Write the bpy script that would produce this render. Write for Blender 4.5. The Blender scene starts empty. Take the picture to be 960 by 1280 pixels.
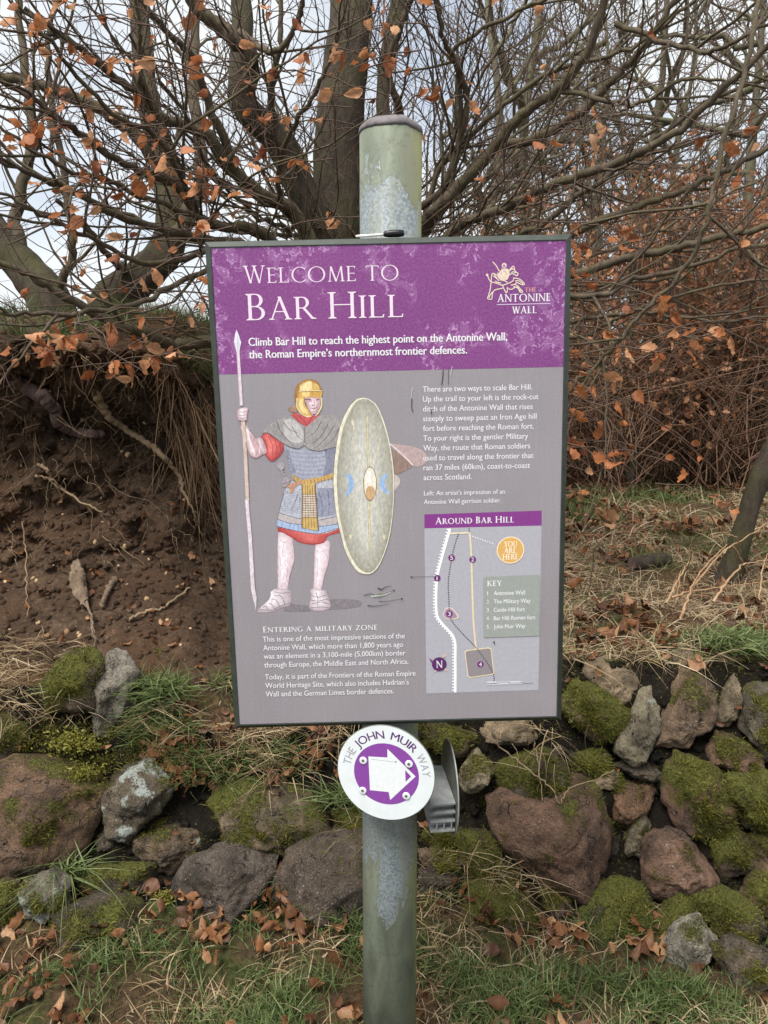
import bpy, bmesh, math, random
import numpy as np
from mathutils import Vector, Matrix, Euler, noise as mn
from mathutils.bvhtree import BVHTree

S = bpy.context.scene
COL = S.collection
RNG = np.random.default_rng(7)
random.seed(7)

# ------------------------------------------------------------------ camera
PITCH = math.radians(8.4)
FPX = 962.0
CAM_Z = 1.5
cam_d = bpy.data.cameras.new('camera')
cam = bpy.data.objects.new('camera', cam_d); COL.objects.link(cam)
cam.location = (0, 0, CAM_Z)
cam.rotation_euler = (math.radians(90) - PITCH, 0, 0)
cam_d.sensor_fit = 'VERTICAL'; cam_d.sensor_height = 36.0; cam_d.sensor_width = 27.0
cam_d.lens = FPX / 1280 * 36.0
cam_d.clip_start = 0.02; cam_d.clip_end = 2000
S.camera = cam

# ------------------------------------------------------------------ light
SUN_EL, SUN_AZ = math.radians(60), math.radians(215)
w = bpy.data.worlds.new('World'); S.world = w; w.use_nodes = True
nt = w.node_tree; nt.nodes.clear()
out = nt.nodes.new('ShaderNodeOutputWorld')
sky = nt.nodes.new('ShaderNodeTexSky'); sky.sky_type = 'NISHITA'; sky.sun_disc = False
sky.sun_elevation = SUN_EL; sky.sun_rotation = SUN_AZ
bg1 = nt.nodes.new('ShaderNodeBackground'); bg1.inputs[1].default_value = 0.10
nt.links.new(sky.outputs[0], bg1.inputs[0])
bg2 = nt.nodes.new('ShaderNodeBackground'); bg2.inputs[0].default_value = (0.93, 0.97, 1.0, 1); bg2.inputs[1].default_value = 0.63
tc = nt.nodes.new('ShaderNodeTexCoord'); mp = nt.nodes.new('ShaderNodeMapping'); mp.inputs['Scale'].default_value = (1, 1, 2.2)
no = nt.nodes.new('ShaderNodeTexNoise'); no.inputs['Scale'].default_value = 3.0; no.inputs['Detail'].default_value = 6
rp = nt.nodes.new('ShaderNodeValToRGB'); rp.color_ramp.elements[0].position = 0.36; rp.color_ramp.elements[1].position = 0.56
rp.color_ramp.elements[0].color = (0.5, 0.5, 0.5, 1); rp.color_ramp.elements[1].color = (1, 1, 1, 1)
mx = nt.nodes.new('ShaderNodeMixShader')
nt.links.new(tc.outputs['Generated'], mp.inputs[0]); nt.links.new(mp.outputs[0], no.inputs['Vector'])
nt.links.new(no.outputs[0], rp.inputs[0]); nt.links.new(rp.outputs[0], mx.inputs[0])
nt.links.new(bg1.outputs[0], mx.inputs[1]); nt.links.new(bg2.outputs[0], mx.inputs[2])
nt.links.new(mx.outputs[0], out.inputs[0])
sun_d = bpy.data.lights.new('sun', 'SUN'); sun_d.energy = 3.9; sun_d.angle = math.radians(32); sun_d.color = (1.0, 0.96, 0.9)
sun = bpy.data.objects.new('sun', sun_d); COL.objects.link(sun)
sdir = Vector((math.sin(SUN_AZ) * math.cos(SUN_EL), math.cos(SUN_AZ) * math.cos(SUN_EL), math.sin(SUN_EL)))
sun.rotation_euler = sdir.to_track_quat('Z', 'Y').to_euler()
sun.location = sdir * 20
vs = S.view_settings
vs.view_transform = 'Standard'; vs.look = 'None'; vs.gamma = 1.0; vs.exposure = 0.74; vs.use_curve_mapping = False
S.cycles.max_bounces = 6

# ------------------------------------------------------------------ helpers
def ray(px, py):
    xc = (px - 480) / FPX; yc = -(py - 640) / FPX
    d = Vector((xc, math.cos(PITCH) + yc * math.sin(PITCH), -math.sin(PITCH) + yc * math.cos(PITCH)))
    return d / d.y
def at(px, py, Y):
    d = ray(px, py)
    return Vector((d.x * Y, Y, CAM_Z + d.z * Y))
def lin(c):
    return tuple(((v / 255) / 12.92 if v / 255 <= 0.04045 else ((v / 255 + 0.055) / 1.055) ** 2.4) for v in c)

def thing(name, label, cat, loc=(0, 0, 0), group=None, matrix=None, kind=None):
    o = bpy.data.objects.new(name, None); COL.objects.link(o)
    o.empty_display_size = 0.1
    if matrix is not None: o.matrix_world = matrix
    else: o.location = loc
    return tag(o, label, cat, group, kind)
def tag(o, label=None, cat=None, group=None, kind=None):
    if label: o['label'] = label
    if cat: o['category'] = cat
    if group: o['group'] = group
    if kind: o['kind'] = kind
    return o
def link(name, me, mat=None, parent=None, smooth=False):
    o = bpy.data.objects.new(name, me); COL.objects.link(o)
    if mat is not None:
        for m in (mat if isinstance(mat, (list, tuple)) else [mat]): me.materials.append(m)
    if parent is not None: o.parent = parent
    if smooth: me.polygons.foreach_set('use_smooth', [True] * len(me.polygons))
    return o
def np_mesh(name, V, F):
    """V (n,3) float array, F (m,k) int array (k = 3 or 4)"""
    me = bpy.data.meshes.new(name)
    V = np.asarray(V, np.float32); F = np.asarray(F, np.int32)
    n, k = F.shape
    me.vertices.add(len(V)); me.vertices.foreach_set('co', V.ravel())
    me.loops.add(n * k); me.loops.foreach_set('vertex_index', F.ravel())
    me.polygons.add(n)
    me.polygons.foreach_set('loop_start', np.arange(0, n * k, k, dtype=np.int32))
    me.polygons.foreach_set('loop_total', np.full(n, k, np.int32))
    me.update(calc_edges=True)
    return me
def color_attr(me, name, arr):
    a = me.color_attributes.new(name, 'FLOAT_COLOR', 'POINT')
    a.data.foreach_set('color', np.asarray(arr, np.float32).ravel())
def fbm(p, s=1.0, o=4):
    return mn.fractal(Vector(p) * s, 1.0, 2.0, o)

# ------------------------------------------------------------------ materials
class NT:
    def __init__(self, name):
        self.m = bpy.data.materials.new(name); self.m.use_nodes = True
        self.t = self.m.node_tree; self.b = self.t.nodes['Principled BSDF']
    def n(self, typ, **kw):
        x = self.t.nodes.new(typ)
        for k, v in kw.items(): setattr(x, k, v)
        return x
    def l(self, a, b): self.t.links.new(a, b)
    def obj(self, scale=None, geo=False):
        tcn = self.n('ShaderNodeNewGeometry') if geo else self.n('ShaderNodeTexCoord')
        o = tcn.outputs['Position'] if geo else tcn.outputs['Object']
        if scale is not None:
            mpn = self.n('ShaderNodeMapping'); mpn.inputs['Scale'].default_value = scale
            self.l(o, mpn.inputs[0]); o = mpn.outputs[0]
        return o
    def noise(self, co, scale, detail=4, rough=0.6, dist=0.0):
        x = self.n('ShaderNodeTexNoise'); x.inputs['Scale'].default_value = scale
        x.inputs['Detail'].default_value = detail; x.inputs['Roughness'].default_value = rough; x.inputs['Distortion'].default_value = dist
        self.l(co, x.inputs['Vector']); return x.outputs[0]
    def ramp(self, fac, stops):
        x = self.n('ShaderNodeValToRGB'); cr = x.color_ramp
        while len(cr.elements) < len(stops): cr.elements.new(0.5)
        for e, (p, c) in zip(cr.elements, stops):
            e.position = p; e.color = (c, c, c, 1) if isinstance(c, (int, float)) else (*c[:3], 1)
        self.l(fac, x.inputs[0]); return x.outputs[0]
    def mix(self, fac, a, b, mode='MIX'):
        x = self.n('ShaderNodeMix', data_type='RGBA', blend_type=mode)
        for s, v in ((x.inputs[0], fac), (x.inputs[6], a), (x.inputs[7], b)):
            if isinstance(v, bpy.types.NodeSocket): self.l(v, s)
            else: s.default_value = v if isinstance(v, (int, float)) else (*v[:3], 1)
        return x.outputs[2]
    def math(self, op, a, b=0.0, clamp=False):
        x = self.n('ShaderNodeMath', operation=op, use_clamp=clamp)
        for s, v in zip(x.inputs, (a, b)):
            if isinstance(v, bpy.types.NodeSocket): self.l(v, s)
            else: s.default_value = v
        return x.outputs[0]
    def bump(self, h, strength=0.4, dist=0.01):
        x = self.n('ShaderNodeBump'); x.inputs['Strength'].default_value = strength; x.inputs['Distance'].default_value = dist
        self.l(h, x.inputs['Height']); self.l(x.outputs[0], self.b.inputs['Normal'])
    def base(self, c, rough=0.8, spec=0.3, metal=0.0):
        if isinstance(c, bpy.types.NodeSocket): self.l(c, self.b.inputs['Base Color'])
        else: self.b.inputs['Base Color'].default_value = (*c[:3], 1)
        if isinstance(rough, bpy.types.NodeSocket): self.l(rough, self.b.inputs['Roughness'])
        else: self.b.inputs['Roughness'].default_value = rough
        self.b.inputs['Specular IOR Level'].default_value = spec; self.b.inputs['Metallic'].default_value = metal
        return self.m

def m_flat(name, rgb, rough=0.5, spec=0.3, metal=0.0, var=0.12, scale=60, srgb=True):
    k = NT(name); c = lin(rgb) if srgb else rgb
    nz = k.noise(k.obj(), scale, 3)
    col = k.mix(k.ramp(nz, [(0.3, 0.0), (0.7, 1.0)]), [v * (1 - var) for v in c], [min(1, v * (1 + var)) for v in c])
    return k.base(col, rough, spec, metal)

def m_bark(name, c1, c2, cg, green=0.5, sc=1.0):
    k = NT(name); co = k.obj((1, 1, 0.35), geo=True)
    a = k.noise(co, 22 * sc, 7, 0.72, 0.6); b = k.noise(k.obj(geo=True), 4.5 * sc, 5, .65); c = k.noise(co, 90 * sc, 3)
    col = k.mix(k.ramp(a, [(0.3, 0.0), (0.68, 1.0)]), c1, c2)
    col = k.mix(k.math('MULTIPLY', k.ramp(b, [(0.42, 0.0), (0.62, 1.0)]), green), col, cg)
    k.bump(k.math('ADD', a, k.math('MULTIPLY', c, 0.4)), 0.9, 0.014)
    return k.base(col, 0.85, 0.25)
M_BARK = m_bark('bark', (0.015, 0.011, 0.008), (0.075, 0.057, 0.04), (0.058, 0.058, 0.02), 0.7)  # trunk bark coloured darker to stand in for backlighting
M_BRANCH = m_bark('branch_bark', (0.035, 0.026, 0.019), (0.13, 0.10, 0.07), (0.095, 0.082, 0.035), 0.55)
M_TWIG = m_bark('twig_bark', (0.05, 0.028, 0.022), (0.14, 0.09, 0.068), (0.10, 0.08, 0.05), 0.3)
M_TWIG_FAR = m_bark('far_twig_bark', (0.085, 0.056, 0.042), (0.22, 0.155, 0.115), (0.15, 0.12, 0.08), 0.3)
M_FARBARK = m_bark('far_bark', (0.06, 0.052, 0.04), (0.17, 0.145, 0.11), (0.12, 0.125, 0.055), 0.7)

def m_leaf(name, c1, c2, c3, trans=0.35):
    k = NT(name); g = k.n('ShaderNodeAttribute', attribute_name='tint')
    sp = k.n('ShaderNodeSeparateColor'); k.l(g.outputs['Color'], sp.inputs[0])
    col = k.ramp(sp.outputs[0], [(0.0, c1), (0.5, c2), (1.0, c3)])
    nz = k.noise(k.obj(geo=True), 220, 3)
    col = k.mix(k.ramp(nz, [(0.35, 0.0), (0.7, 1.0)]), col, k.mix(0.5, col, (0.05, 0.02, 0.01)))
    m = k.base(col, 0.55, 0.3)
    tr = k.n('ShaderNodeBsdfTranslucent'); k.l(col, tr.inputs[0])
    mxs = k.n('ShaderNodeMixShader'); mxs.inputs[0].default_value = trans
    k.l(k.b.outputs[0], mxs.inputs[1]); k.l(tr.outputs[0], mxs.inputs[2])
    k.l(mxs.outputs[0], k.t.nodes['Material Output'].inputs[0])
    return m
M_LEAF = m_leaf('copper_leaf', (0.26, 0.08, 0.03), (0.56, 0.21, 0.08), (0.72, 0.40, 0.22), .42)
M_LITTER = m_leaf('litter_leaf', (0.06, 0.026, 0.013), (0.19, 0.078, 0.03), (0.46, 0.27, 0.14), 0.15)
M_FARLEAF = m_leaf('far_copper_leaf', (0.25, 0.095, 0.045), (0.40, 0.18, 0.085), (0.52, 0.29, 0.16))
M_GRASS = m_leaf('grass_blade', (0.035, 0.07, 0.02), (0.11, 0.17, 0.05), (0.24, 0.29, 0.12), 0.3)
M_STRAW = m_leaf('straw_blade', (0.20, 0.13, 0.07), (0.41, 0.30, 0.17), (0.60, 0.49, 0.33), 0.25)
M_HANG = m_leaf('hanging_dead_grass', (0.10, 0.055, 0.03), (0.22, 0.13, 0.07), (0.34, 0.22, 0.12), 0.2)
M_MOSS = m_leaf('moss_leaf', (0.045, 0.048, 0.010), (0.135, 0.138, 0.022), (0.28, 0.27, 0.05), 0.3)

def m_stone():
    k = NT('stone'); g = k.n('ShaderNodeAttribute', attribute_name='tint'); mo = k.n('ShaderNodeAttribute', attribute_name='cover')
    sp = k.n('ShaderNodeSeparateColor'); k.l(mo.outputs['Color'], sp.inputs[0])
    co = k.obj(geo=True)
    a = k.noise(co, 28, 8, 0.7); b = k.noise(co, 160, 5, 0.75); c = k.noise(co, 9, 4, 0.6)
    col = k.mix(k.ramp(a, [(0.28, 0.0), (0.72, 1.0)]), k.mix(1.0, g.outputs['Color'], (0.36, 0.33, 0.29), 'MULTIPLY'), k.mix(1.0, g.outputs['Color'], (1.9, 1.78, 1.55), 'MULTIPLY'))
    d = k.noise(co, 300, 3, 0.6)
    col = k.mix(k.math('MULTIPLY', k.ramp(b, [(0.54, 0.0), (0.64, 1.0)]), 0.5), col, (0.33, 0.29, 0.24))
    col = k.mix(k.math('MULTIPLY', k.ramp(b, [(0.36, 1.0), (0.45, 0.0)]), 0.7), col, (0.03, 0.024, 0.018))
    col = k.mix(k.math('MULTIPLY', k.ramp(d, [(0.6, 0.0), (0.66, 1.0)]), 0.35), col, (0.36, 0.34, 0.30))
    col = k.mix(k.math('MULTIPLY', k.ramp(k.math('ADD', k.math('MULTIPLY', c, .7), k.math('MULTIPLY', a, .3)), [(0.5, 0.0), (0.6, 1.0)]), 0.72), col, (0.03, 0.024, 0.018))
    vo = k.n('ShaderNodeTexVoronoi', feature='DISTANCE_TO_EDGE'); vo.inputs['Scale'].default_value = 10; k.l(k.mix(.16, co, k.n('ShaderNodeTexNoise').outputs['Color']), vo.inputs['Vector'])
    ck = k.math('MULTIPLY', k.ramp(vo.outputs[0], [(0.0, 1.0), (0.022, 0.0)]), k.ramp(c, [(0.42, 0.0), (0.52, .8)]))
    col = k.mix(ck, col, (0.016, 0.012, 0.009))
    vs_ = k.n('ShaderNodeTexVoronoi'); vs_.inputs['Scale'].default_value = 46; k.l(co, vs_.inputs['Vector'])
    col = k.mix(k.math('MULTIPLY', k.ramp(k.math('ADD', vs_.outputs['Distance'], k.math('MULTIPLY', b, .25)), [(0.22, 1.0), (0.27, 0.0)]), k.ramp(k.noise(co, 6.5, 3), [(0.52, 0.0), (0.6, .75)])), col, (0.36, 0.37, 0.31))
    # pale grey lichen
    lm = k.ramp(k.math('ADD', sp.outputs[1], k.math('MULTIPLY', k.math('SUBTRACT', a, 0.5), 1.1)), [(0.52, 0.0), (0.58, 1.0)])
    col = k.mix(lm, col, k.mix(k.ramp(b, [(0.3, 0.0), (0.7, 1.0)]), (0.22, 0.24, 0.21), (0.46, 0.49, 0.45)))
    mm = k.ramp(k.math('ADD', sp.outputs[0], k.math('MULTIPLY', k.math('SUBTRACT', b, 0.5), 0.9)), [(0.47, 0.0), (0.56, 1.0)])
    mc = k.ramp(b, [(0.3, (0.028, 0.03, 0.008)), (0.55, (0.105, 0.108, 0.018)), (0.75, (0.22, 0.21, 0.035))])
    col = k.mix(mm, col, mc)
    k.bump(k.math('SUBTRACT', k.math('ADD', k.math('ADD', a, k.math('MULTIPLY', b, 0.8)), k.math('MULTIPLY', mm, 0.25)), k.math('MULTIPLY', ck, .5)), 1.0, 0.016)
    return k.base(col, k.math('SUBTRACT', 0.85, k.math('MULTIPLY', k.ramp(a, [(0.5, 0.0), (0.7, 1.0)]), 0.2)), 0.3)
M_STONE = m_stone()

def m_soil(name, d, m_, l_, bumpd=0.03):
    k = NT(name); co = k.obj(geo=True)
    a = k.noise(co, 7, 8, 0.7); b = k.noise(co, 55, 6, 0.75); c = k.noise(co, 2.2, 4)
    col = k.ramp(k.math('ADD', k.math('MULTIPLY', a, 0.5), k.math('MULTIPLY', b, 0.5)), [(0.36, d), (0.52, m_), (0.66, l_)])
    col = k.mix(k.ramp(c, [(0.42, 0.0), (0.62, 0.75)]), col, k.mix(0.7, col, tuple(v * f for v, f in zip(m_, (1.4, 1.15, 1.0)))))
    v = k.n('ShaderNodeTexVoronoi'); v.inputs['Scale'].default_value = 42; k.l(co, v.inputs['Vector'])
    sp = k.math('LESS_THAN', v.outputs['Distance'], 0.13)
    nz = k.noise(co, 5.3, 2); sp = k.math('MULTIPLY', sp, k.ramp(nz, [(0.5, 0.0), (0.58, 0.6)]))
    col = k.mix(sp, col, (0.26, 0.19, 0.12))
    k.bump(k.math('ADD', a, k.math('MULTIPLY', b, 0.7)), 1.0, bumpd)
    return k.base(col, 0.95, 0.15)
M_SOIL = m_soil('bank_soil', (0.022, 0.0135, 0.009), (0.082, 0.053, 0.034), (0.19, 0.13, 0.088))
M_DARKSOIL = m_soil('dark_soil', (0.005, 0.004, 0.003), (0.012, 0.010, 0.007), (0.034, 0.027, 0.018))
def m_ground(name, kg, straw):
    k = NT(name); co = k.obj(geo=True)
    a = k.noise(co, 3.1, 6, 0.7); b = k.noise(co, 48, 6, 0.75); c = k.noise(co, 1.1, 4, 0.65)
    col = k.ramp(b, [(0.3, (0.03, 0.02, 0.012)), (0.5, (0.085, 0.055, 0.03)), (0.7, straw)])
    col = k.mix(k.math('MULTIPLY', k.ramp(a, [(0.46, 0.0), (0.6, 1.0)]), kg), col, k.ramp(b, [(0.3, (0.02, 0.035, 0.01)), (0.65, (0.085, 0.12, 0.03))]))
    col = k.mix(k.math('MULTIPLY', k.ramp(c, [(0.5, 0.0), (0.62, 1.0)]), 0.55), col, k.ramp(b, [(0.3, (0.06, 0.025, 0.014)), (0.7, (0.22, 0.1, 0.055))]))
    k.bump(b, 1.0, 0.03)
    return k.base(col, 0.95, 0.15)
M_GROUND = m_ground('turf_soil', 0.8, (0.16, 0.11, 0.06))
M_WOODLAND = m_ground('woodland_floor', 0.55, (0.24, 0.17, 0.10))

# ------------------------------------------------------------------ terrain
LEFT = [(-3, -.02), (1.2, 0), (2.0, .06), (2.16, .3), (2.3, .56), (2.5, .66), (2.8, .82), (3.0, 1.0), (3.1, 1.28), (3.02, 1.54), (2.86, 1.68), (3.1, 1.79), (3.6, 1.85), (5, 1.75), (9, 1.1), (25, .9), (90, 1.5)]
MIDL = [(-3, -.02), (1.2, 0), (2.02, .06), (2.13, .22), (2.22, .38), (2.5, .56), (2.9, .72), (3.2, .85), (3.3, 1.02), (3.36, 1.2), (3.4, 1.3), (3.6, 1.4), (4.0, 1.45), (5.2, 1.4), (9, 1.0), (25, .9), (90, 1.5)]
CENT = [(-3, -.02), (1.2, 0), (2.04, .05), (2.16, .3), (2.27, .55), (2.5, .65), (2.9, .72), (3.3, .77), (3.6, .83), (3.9, .88), (4.2, .92), (4.6, .94), (5.2, .94), (6.5, .92), (9, .88), (25, 1.0), (90, 2.0)]
RITE = [(-3, -.02), (1.2, 0), (2.03, .02), (2.18, .36), (2.32, .66), (2.5, .70), (2.9, .72), (3.3, .73), (3.8, .74), (4.3, .74), (5, .74), (5.8, .72), (7, .71), (8.5, .72), (11, .76), (25, 1.1), (90, 2.5)]
FARR = [(-3, -.02), (1.2, 0), (1.92, .0), (2.09, .36), (2.26, .66), (2.5, .72)] + RITE[6:]
mixp = lambda A, B, t: [tuple(a * (1 - t) + b * t for a, b in zip(p, q)) for p, q in zip(A, B)]
COLS = [(-14, LEFT), (-.84, LEFT), (-.70, mixp(LEFT, MIDL, .35)), (-.58, mixp(LEFT, MIDL, .8)), (-.42, MIDL), (-.1, mixp(MIDL, CENT, .7)), (0.05, CENT), (.35, RITE), (.7, RITE), (1.0, FARR), (14, FARR)]
CX = np.array([c[0] for c in COLS]); CP = np.array([c[1] for c in COLS])      # (ncol,17,2)
def prof(x):
    x = np.clip(x, CX[0], CX[-1]); i = np.clip(np.searchsorted(CX, x, 'right') - 1, 0, len(CX) - 2)
    t = ((x - CX[i]) / (CX[i + 1] - CX[i]))[:, None, None]; t = t * t * (3 - 2 * t)
    return CP[i] * (1 - t) + CP[i + 1] * t
def catmull(P, n):
    """P (k,d) -> n samples per span"""
    P = np.asarray(P, float); Q = np.vstack([2 * P[0] - P[1], P, 2 * P[-1] - P[-2]]); out = []
    t = np.linspace(0, 1, n, endpoint=False)[:, None]
    for i in range(len(P) - 1):
        a, b, c, d = Q[i:i + 4]
        out.append(0.5 * (2 * b + (c - a) * t + (2 * a - 5 * b + 4 * c - d) * t ** 2 + (3 * b - a - 3 * c + d) * t ** 3))
    return np.vstack(out + [P[-1:]])
xs = np.concatenate([np.linspace(-14, -3.8, 26)[:-1], np.linspace(-3.8, -2.0, 70)[:-1], np.linspace(-2.0, 2.0, 236), np.linspace(2.0, 3.8, 70)[1:], np.linspace(3.8, 14, 26)[1:]])
segs = [3, 18, 14, 14, 12, 16, 16, 18, 18, 14, 12, 14, 16, 14, 14, 8]
sv = np.concatenate([np.linspace(i, i + 1, n, endpoint=False) for i, n in enumerate(segs)] + [[16.0]])
PR = prof(xs)                                                                     # (nx,17,2)
def sample_prof(P, s):
    i = np.clip(s.astype(int), 0, 15); t = (s - i)[None, :, None]
    idx = lambda k: P[:, np.clip(k, 0, 16), :]
    a, b, c, d = idx(i - 1), idx(i), idx(i + 1), idx(i + 2)
    m1 = (c - a) * .5; m2 = (d - b) * .5
    lim = lambda m, dd: np.sign(m) * np.minimum(np.abs(m), 2.0 * np.abs(dd) + .02)
    m1 = lim(m1, c - b); m2 = lim(m2, c - b)
    return (2 * t ** 3 - 3 * t ** 2 + 1) * b + (t ** 3 - 2 * t ** 2 + t) * m1 + (-2 * t ** 3 + 3 * t ** 2) * c + (t ** 3 - t ** 2) * m2
G = sample_prof(PR, sv)
TX = np.repeat(xs[:, None], len(sv), 1); TV = np.stack([TX, G[:, :, 0], G[:, :, 1]], 2)
for i in range(len(xs)):
    for j in range(len(sv)):
        p = TV[i, j]; s = sv[j]
        if s < .9 or p[1] > 30: continue
        bank = (1 if 5.6 < s < 11 else 0) * min(1, max(0, (-.42 - p[0]) / .25))
        n1 = fbm((p[0], p[1], p[2]), 2.5, 3); n2 = fbm((p[0] + 9, p[1], p[2]), 9, 4); n3 = fbm((p[0], p[1] + 5, p[2] * 1.3), 24, 3)
        if bank > 0:
            e = min(1, (s - 5.6) / .8, (11 - s) / .8)
            dy = bank * e * (.10 * n1 + .075 * n2 + .032 * n3 + .06 * abs(fbm((p[0] * .8, p[1], p[2] * 3.4), 3.3, 3)))
            TV[i, j, 1] += dy; TV[i, j, 2] += bank * e * (.02 * n2 + .01 * n3)
        if 2 < s < 4.5: TV[i, j, 1] += .04 * n2 + .05 * math.sin(max(0, min(1, (s - 2) / 2.3)) * math.pi)
        elif bank < 1: TV[i, j, 2] += (1 - bank) * (.035 * n1 + .02 * n2 + .006 * n3)
ns = len(sv)
def sub_terrain(name, mat, jmask, imask=None, label_kind='structure'):
    faces = []; used = {}
    for i in range(len(xs) - 1):
        for j in range(ns - 1):
            if jmask(xs[i], sv[j]): faces.append((i * ns + j, (i + 1) * ns + j, (i + 1) * ns + j + 1, i * ns + j + 1))
    F = np.array(faces); u, inv = np.unique(F, return_inverse=True)
    me = np_mesh(name, TV.reshape(-1, 3)[u], inv.reshape(F.shape))
    o = link(name, me, mat, smooth=True); o['kind'] = 'structure'
    return o
isbank = lambda x, s: 4.75 <= s < 11.3 and x < -.36
ter = [sub_terrain('ground', M_GROUND, lambda x, s: s < 2.0),
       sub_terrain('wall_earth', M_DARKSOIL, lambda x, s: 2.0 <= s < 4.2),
       sub_terrain('earth_bank', M_SOIL, isbank),
       sub_terrain('woodland_ground', M_WOODLAND, lambda x, s: s >= 4.2 and not isbank(x, s))]
NX = len(xs)
Fall = np.array([(i * ns + j, (i + 1) * ns + j, (i + 1) * ns + j + 1, i * ns + j + 1) for i in range(NX - 1) for j in range(ns - 1)])
FX = np.repeat((xs[:-1] + xs[1:]) / 2, ns - 1); FS = np.tile((sv[:-1] + sv[1:]) / 2, NX - 1)
Vall = TV.reshape(-1, 3)
fa, fb, fc, fd = (Vall[Fall[:, k]] for k in range(4))
FN = np.cross(fc - fa, fd - fb); FA = np.linalg.norm(FN, axis=1) / 2; FN = FN / (2 * FA[:, None] + 1e-9)
TER = BVHTree.FromPolygons([tuple(v) for v in Vall], [tuple(f) for f in Fall])
def hit(px, py):
    d = ray(px, py).normalized(); r = TER.ray_cast(Vector((0, 0, CAM_Z)), d)
    return r[0]
def ground_z(x, y):
    r = TER.ray_cast(Vector((x, y, 6)), Vector((0, 0, -1)))
    return r[0].z if r[0] else 0.7
def scatter(n, cond, dens=None):
    """random points on the terrain where cond(x,s,Y,z) holds -> points, normals"""
    C = (fa + fc) / 2
    m = cond(FX, FS, C[:, 1], C[:, 2]); wgt = FA * m
    if dens is not None: wgt = wgt * dens(C)
    wgt = wgt / wgt.sum(); k = RNG.choice(len(FA), n, p=wgt); u, v = RNG.random((2, n, 1))
    P = (fa[k] * (1 - u) + fb[k] * u) * (1 - v) + (fd[k] * (1 - u) + fc[k] * u) * v
    return P, FN[k]

# ------------------------------------------------------------------ tubes
class Tubes:
    def __init__(self): self.b = {}
    def add(self, P, R, sides):
        self.b.setdefault((len(P), sides), []).append((np.asarray(P, float), np.asarray(R, float)))
    def mesh(self, name):
        VV, FF, off = [], [], 0
        for (n, s), L in self.b.items():
            P = np.stack([p for p, _ in L]); R = np.stack([r for _, r in L]); m = len(L)
            T = np.gradient(P, axis=1); T /= np.linalg.norm(T, axis=2, keepdims=True) + 1e-9
            ref = np.zeros((m, 1, 3)); mean = np.abs(P[:, -1] - P[:, 0]); ref[np.arange(m), 0, mean.argmin(1)] = 1
            U = np.cross(T, np.broadcast_to(ref, T.shape)); U /= np.linalg.norm(U, axis=2, keepdims=True) + 1e-9
            W = np.cross(T, U); a = np.arange(s) * 2 * np.pi / s
            V = P[:, :, None, :] + R[:, :, None, None] * (U[:, :, None, :] * np.cos(a)[None, None, :, None] + W[:, :, None, :] * np.sin(a)[None, None, :, None])
            VV.append(V.reshape(-1, 3))
            i, k = np.meshgrid(np.arange(n - 1), np.arange(s), indexing='ij'); i = i.ravel(); k = k.ravel(); k2 = (k + 1) % s
            f = np.stack([i * s + k, i * s + k2, (i + 1) * s + k2, (i + 1) * s + k], 1)
            FF.append((f[None] + (np.arange(m) * n * s)[:, None, None]).reshape(-1, 4) + off); off += m * n * s
        return np_mesh(name, np.vstack(VV), np.vstack(FF))
    def obj(self, name, mat, parent=None):
        return link(name, self.mesh(name), mat, parent, smooth=True)
def limb(pts, r0, r1, n=6, jit=0.0, power=1.0):
    """pts: (px,py,Y) photo bearing + distance, or Vector -> smooth path, radii"""
    P = np.array([tuple(p) if isinstance(p, Vector) else tuple(at(*p)) for p in pts])
    Q = catmull(P, n)
    if jit: Q[1:-1] += RNG.normal(0, jit, (len(Q) - 2, 3))
    t = np.linspace(0, 1, len(Q)) ** power
    return Q, r0 * (1 - t) + r1 * t
def grow(P, R, level, acc, cfg, up=0.15):
    """spawn side shoots along path P; acc: (branch tubes, twig tubes, tip list)"""
    c = cfg[level]; seg = np.linalg.norm(np.diff(P, axis=0), axis=1); L = seg.sum(); cum = np.concatenate([[0], np.cumsum(seg)])
    cnt = max(1, int(L * c['per_m'] + RNG.random()))
    for q in range(cnt):
        t = RNG.uniform(c.get('t0', .12), 1.0); d = t * L; i = min(len(P) - 2, int(np.searchsorted(cum, d) - 1)); i = max(i, 0)
        f = (d - cum[i]) / (seg[i] + 1e-9); p = P[i] * (1 - f) + P[i + 1] * f; r = R[i] * (1 - f) + R[i + 1] * f
        T = (P[i + 1] - P[i]) / (seg[i] + 1e-9)
        rv = RNG.normal(0, 1, 3); rv[1] *= c.get('flat', .8); rv -= T * rv.dot(T); rv /= np.linalg.norm(rv) + 1e-9
        a = math.radians(RNG.uniform(*c['ang'])); D = T * math.cos(a) + rv * math.sin(a)
        ln = c['len'] * RNG.uniform(.45, 1.2) * (1.15 - .5 * t); n = c['n']
        D = D + np.array([0, 0, up]); D /= np.linalg.norm(D)
        pts = [p]; st = ln / (n - 1)
        for _ in range(n - 1):
            D = D + RNG.normal(0, c['wig'], 3) + np.array([0, 0, up * .25]); D /= np.linalg.norm(D); pts.append(pts[-1] + D * st)
        pts = np.array(pts)
        if cfg.get('keep', True) and (pts[:, 1].min() < 1.66 or (pts[:, 1].min() < 2.0 and abs(pts[:, 0]).min() < .5)): continue
        rr = np.linspace(min(r * .75, c['r']) , c['r'] * c.get('tip', .45), n)
        (acc[0] if c.get('branch') else acc[1]).add(pts, rr, c['sides'])
        if level + 1 < cfg['levels']: grow(pts, rr, level + 1, acc, cfg, up)
        else: acc[2].append((pts[-1], D))

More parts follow.
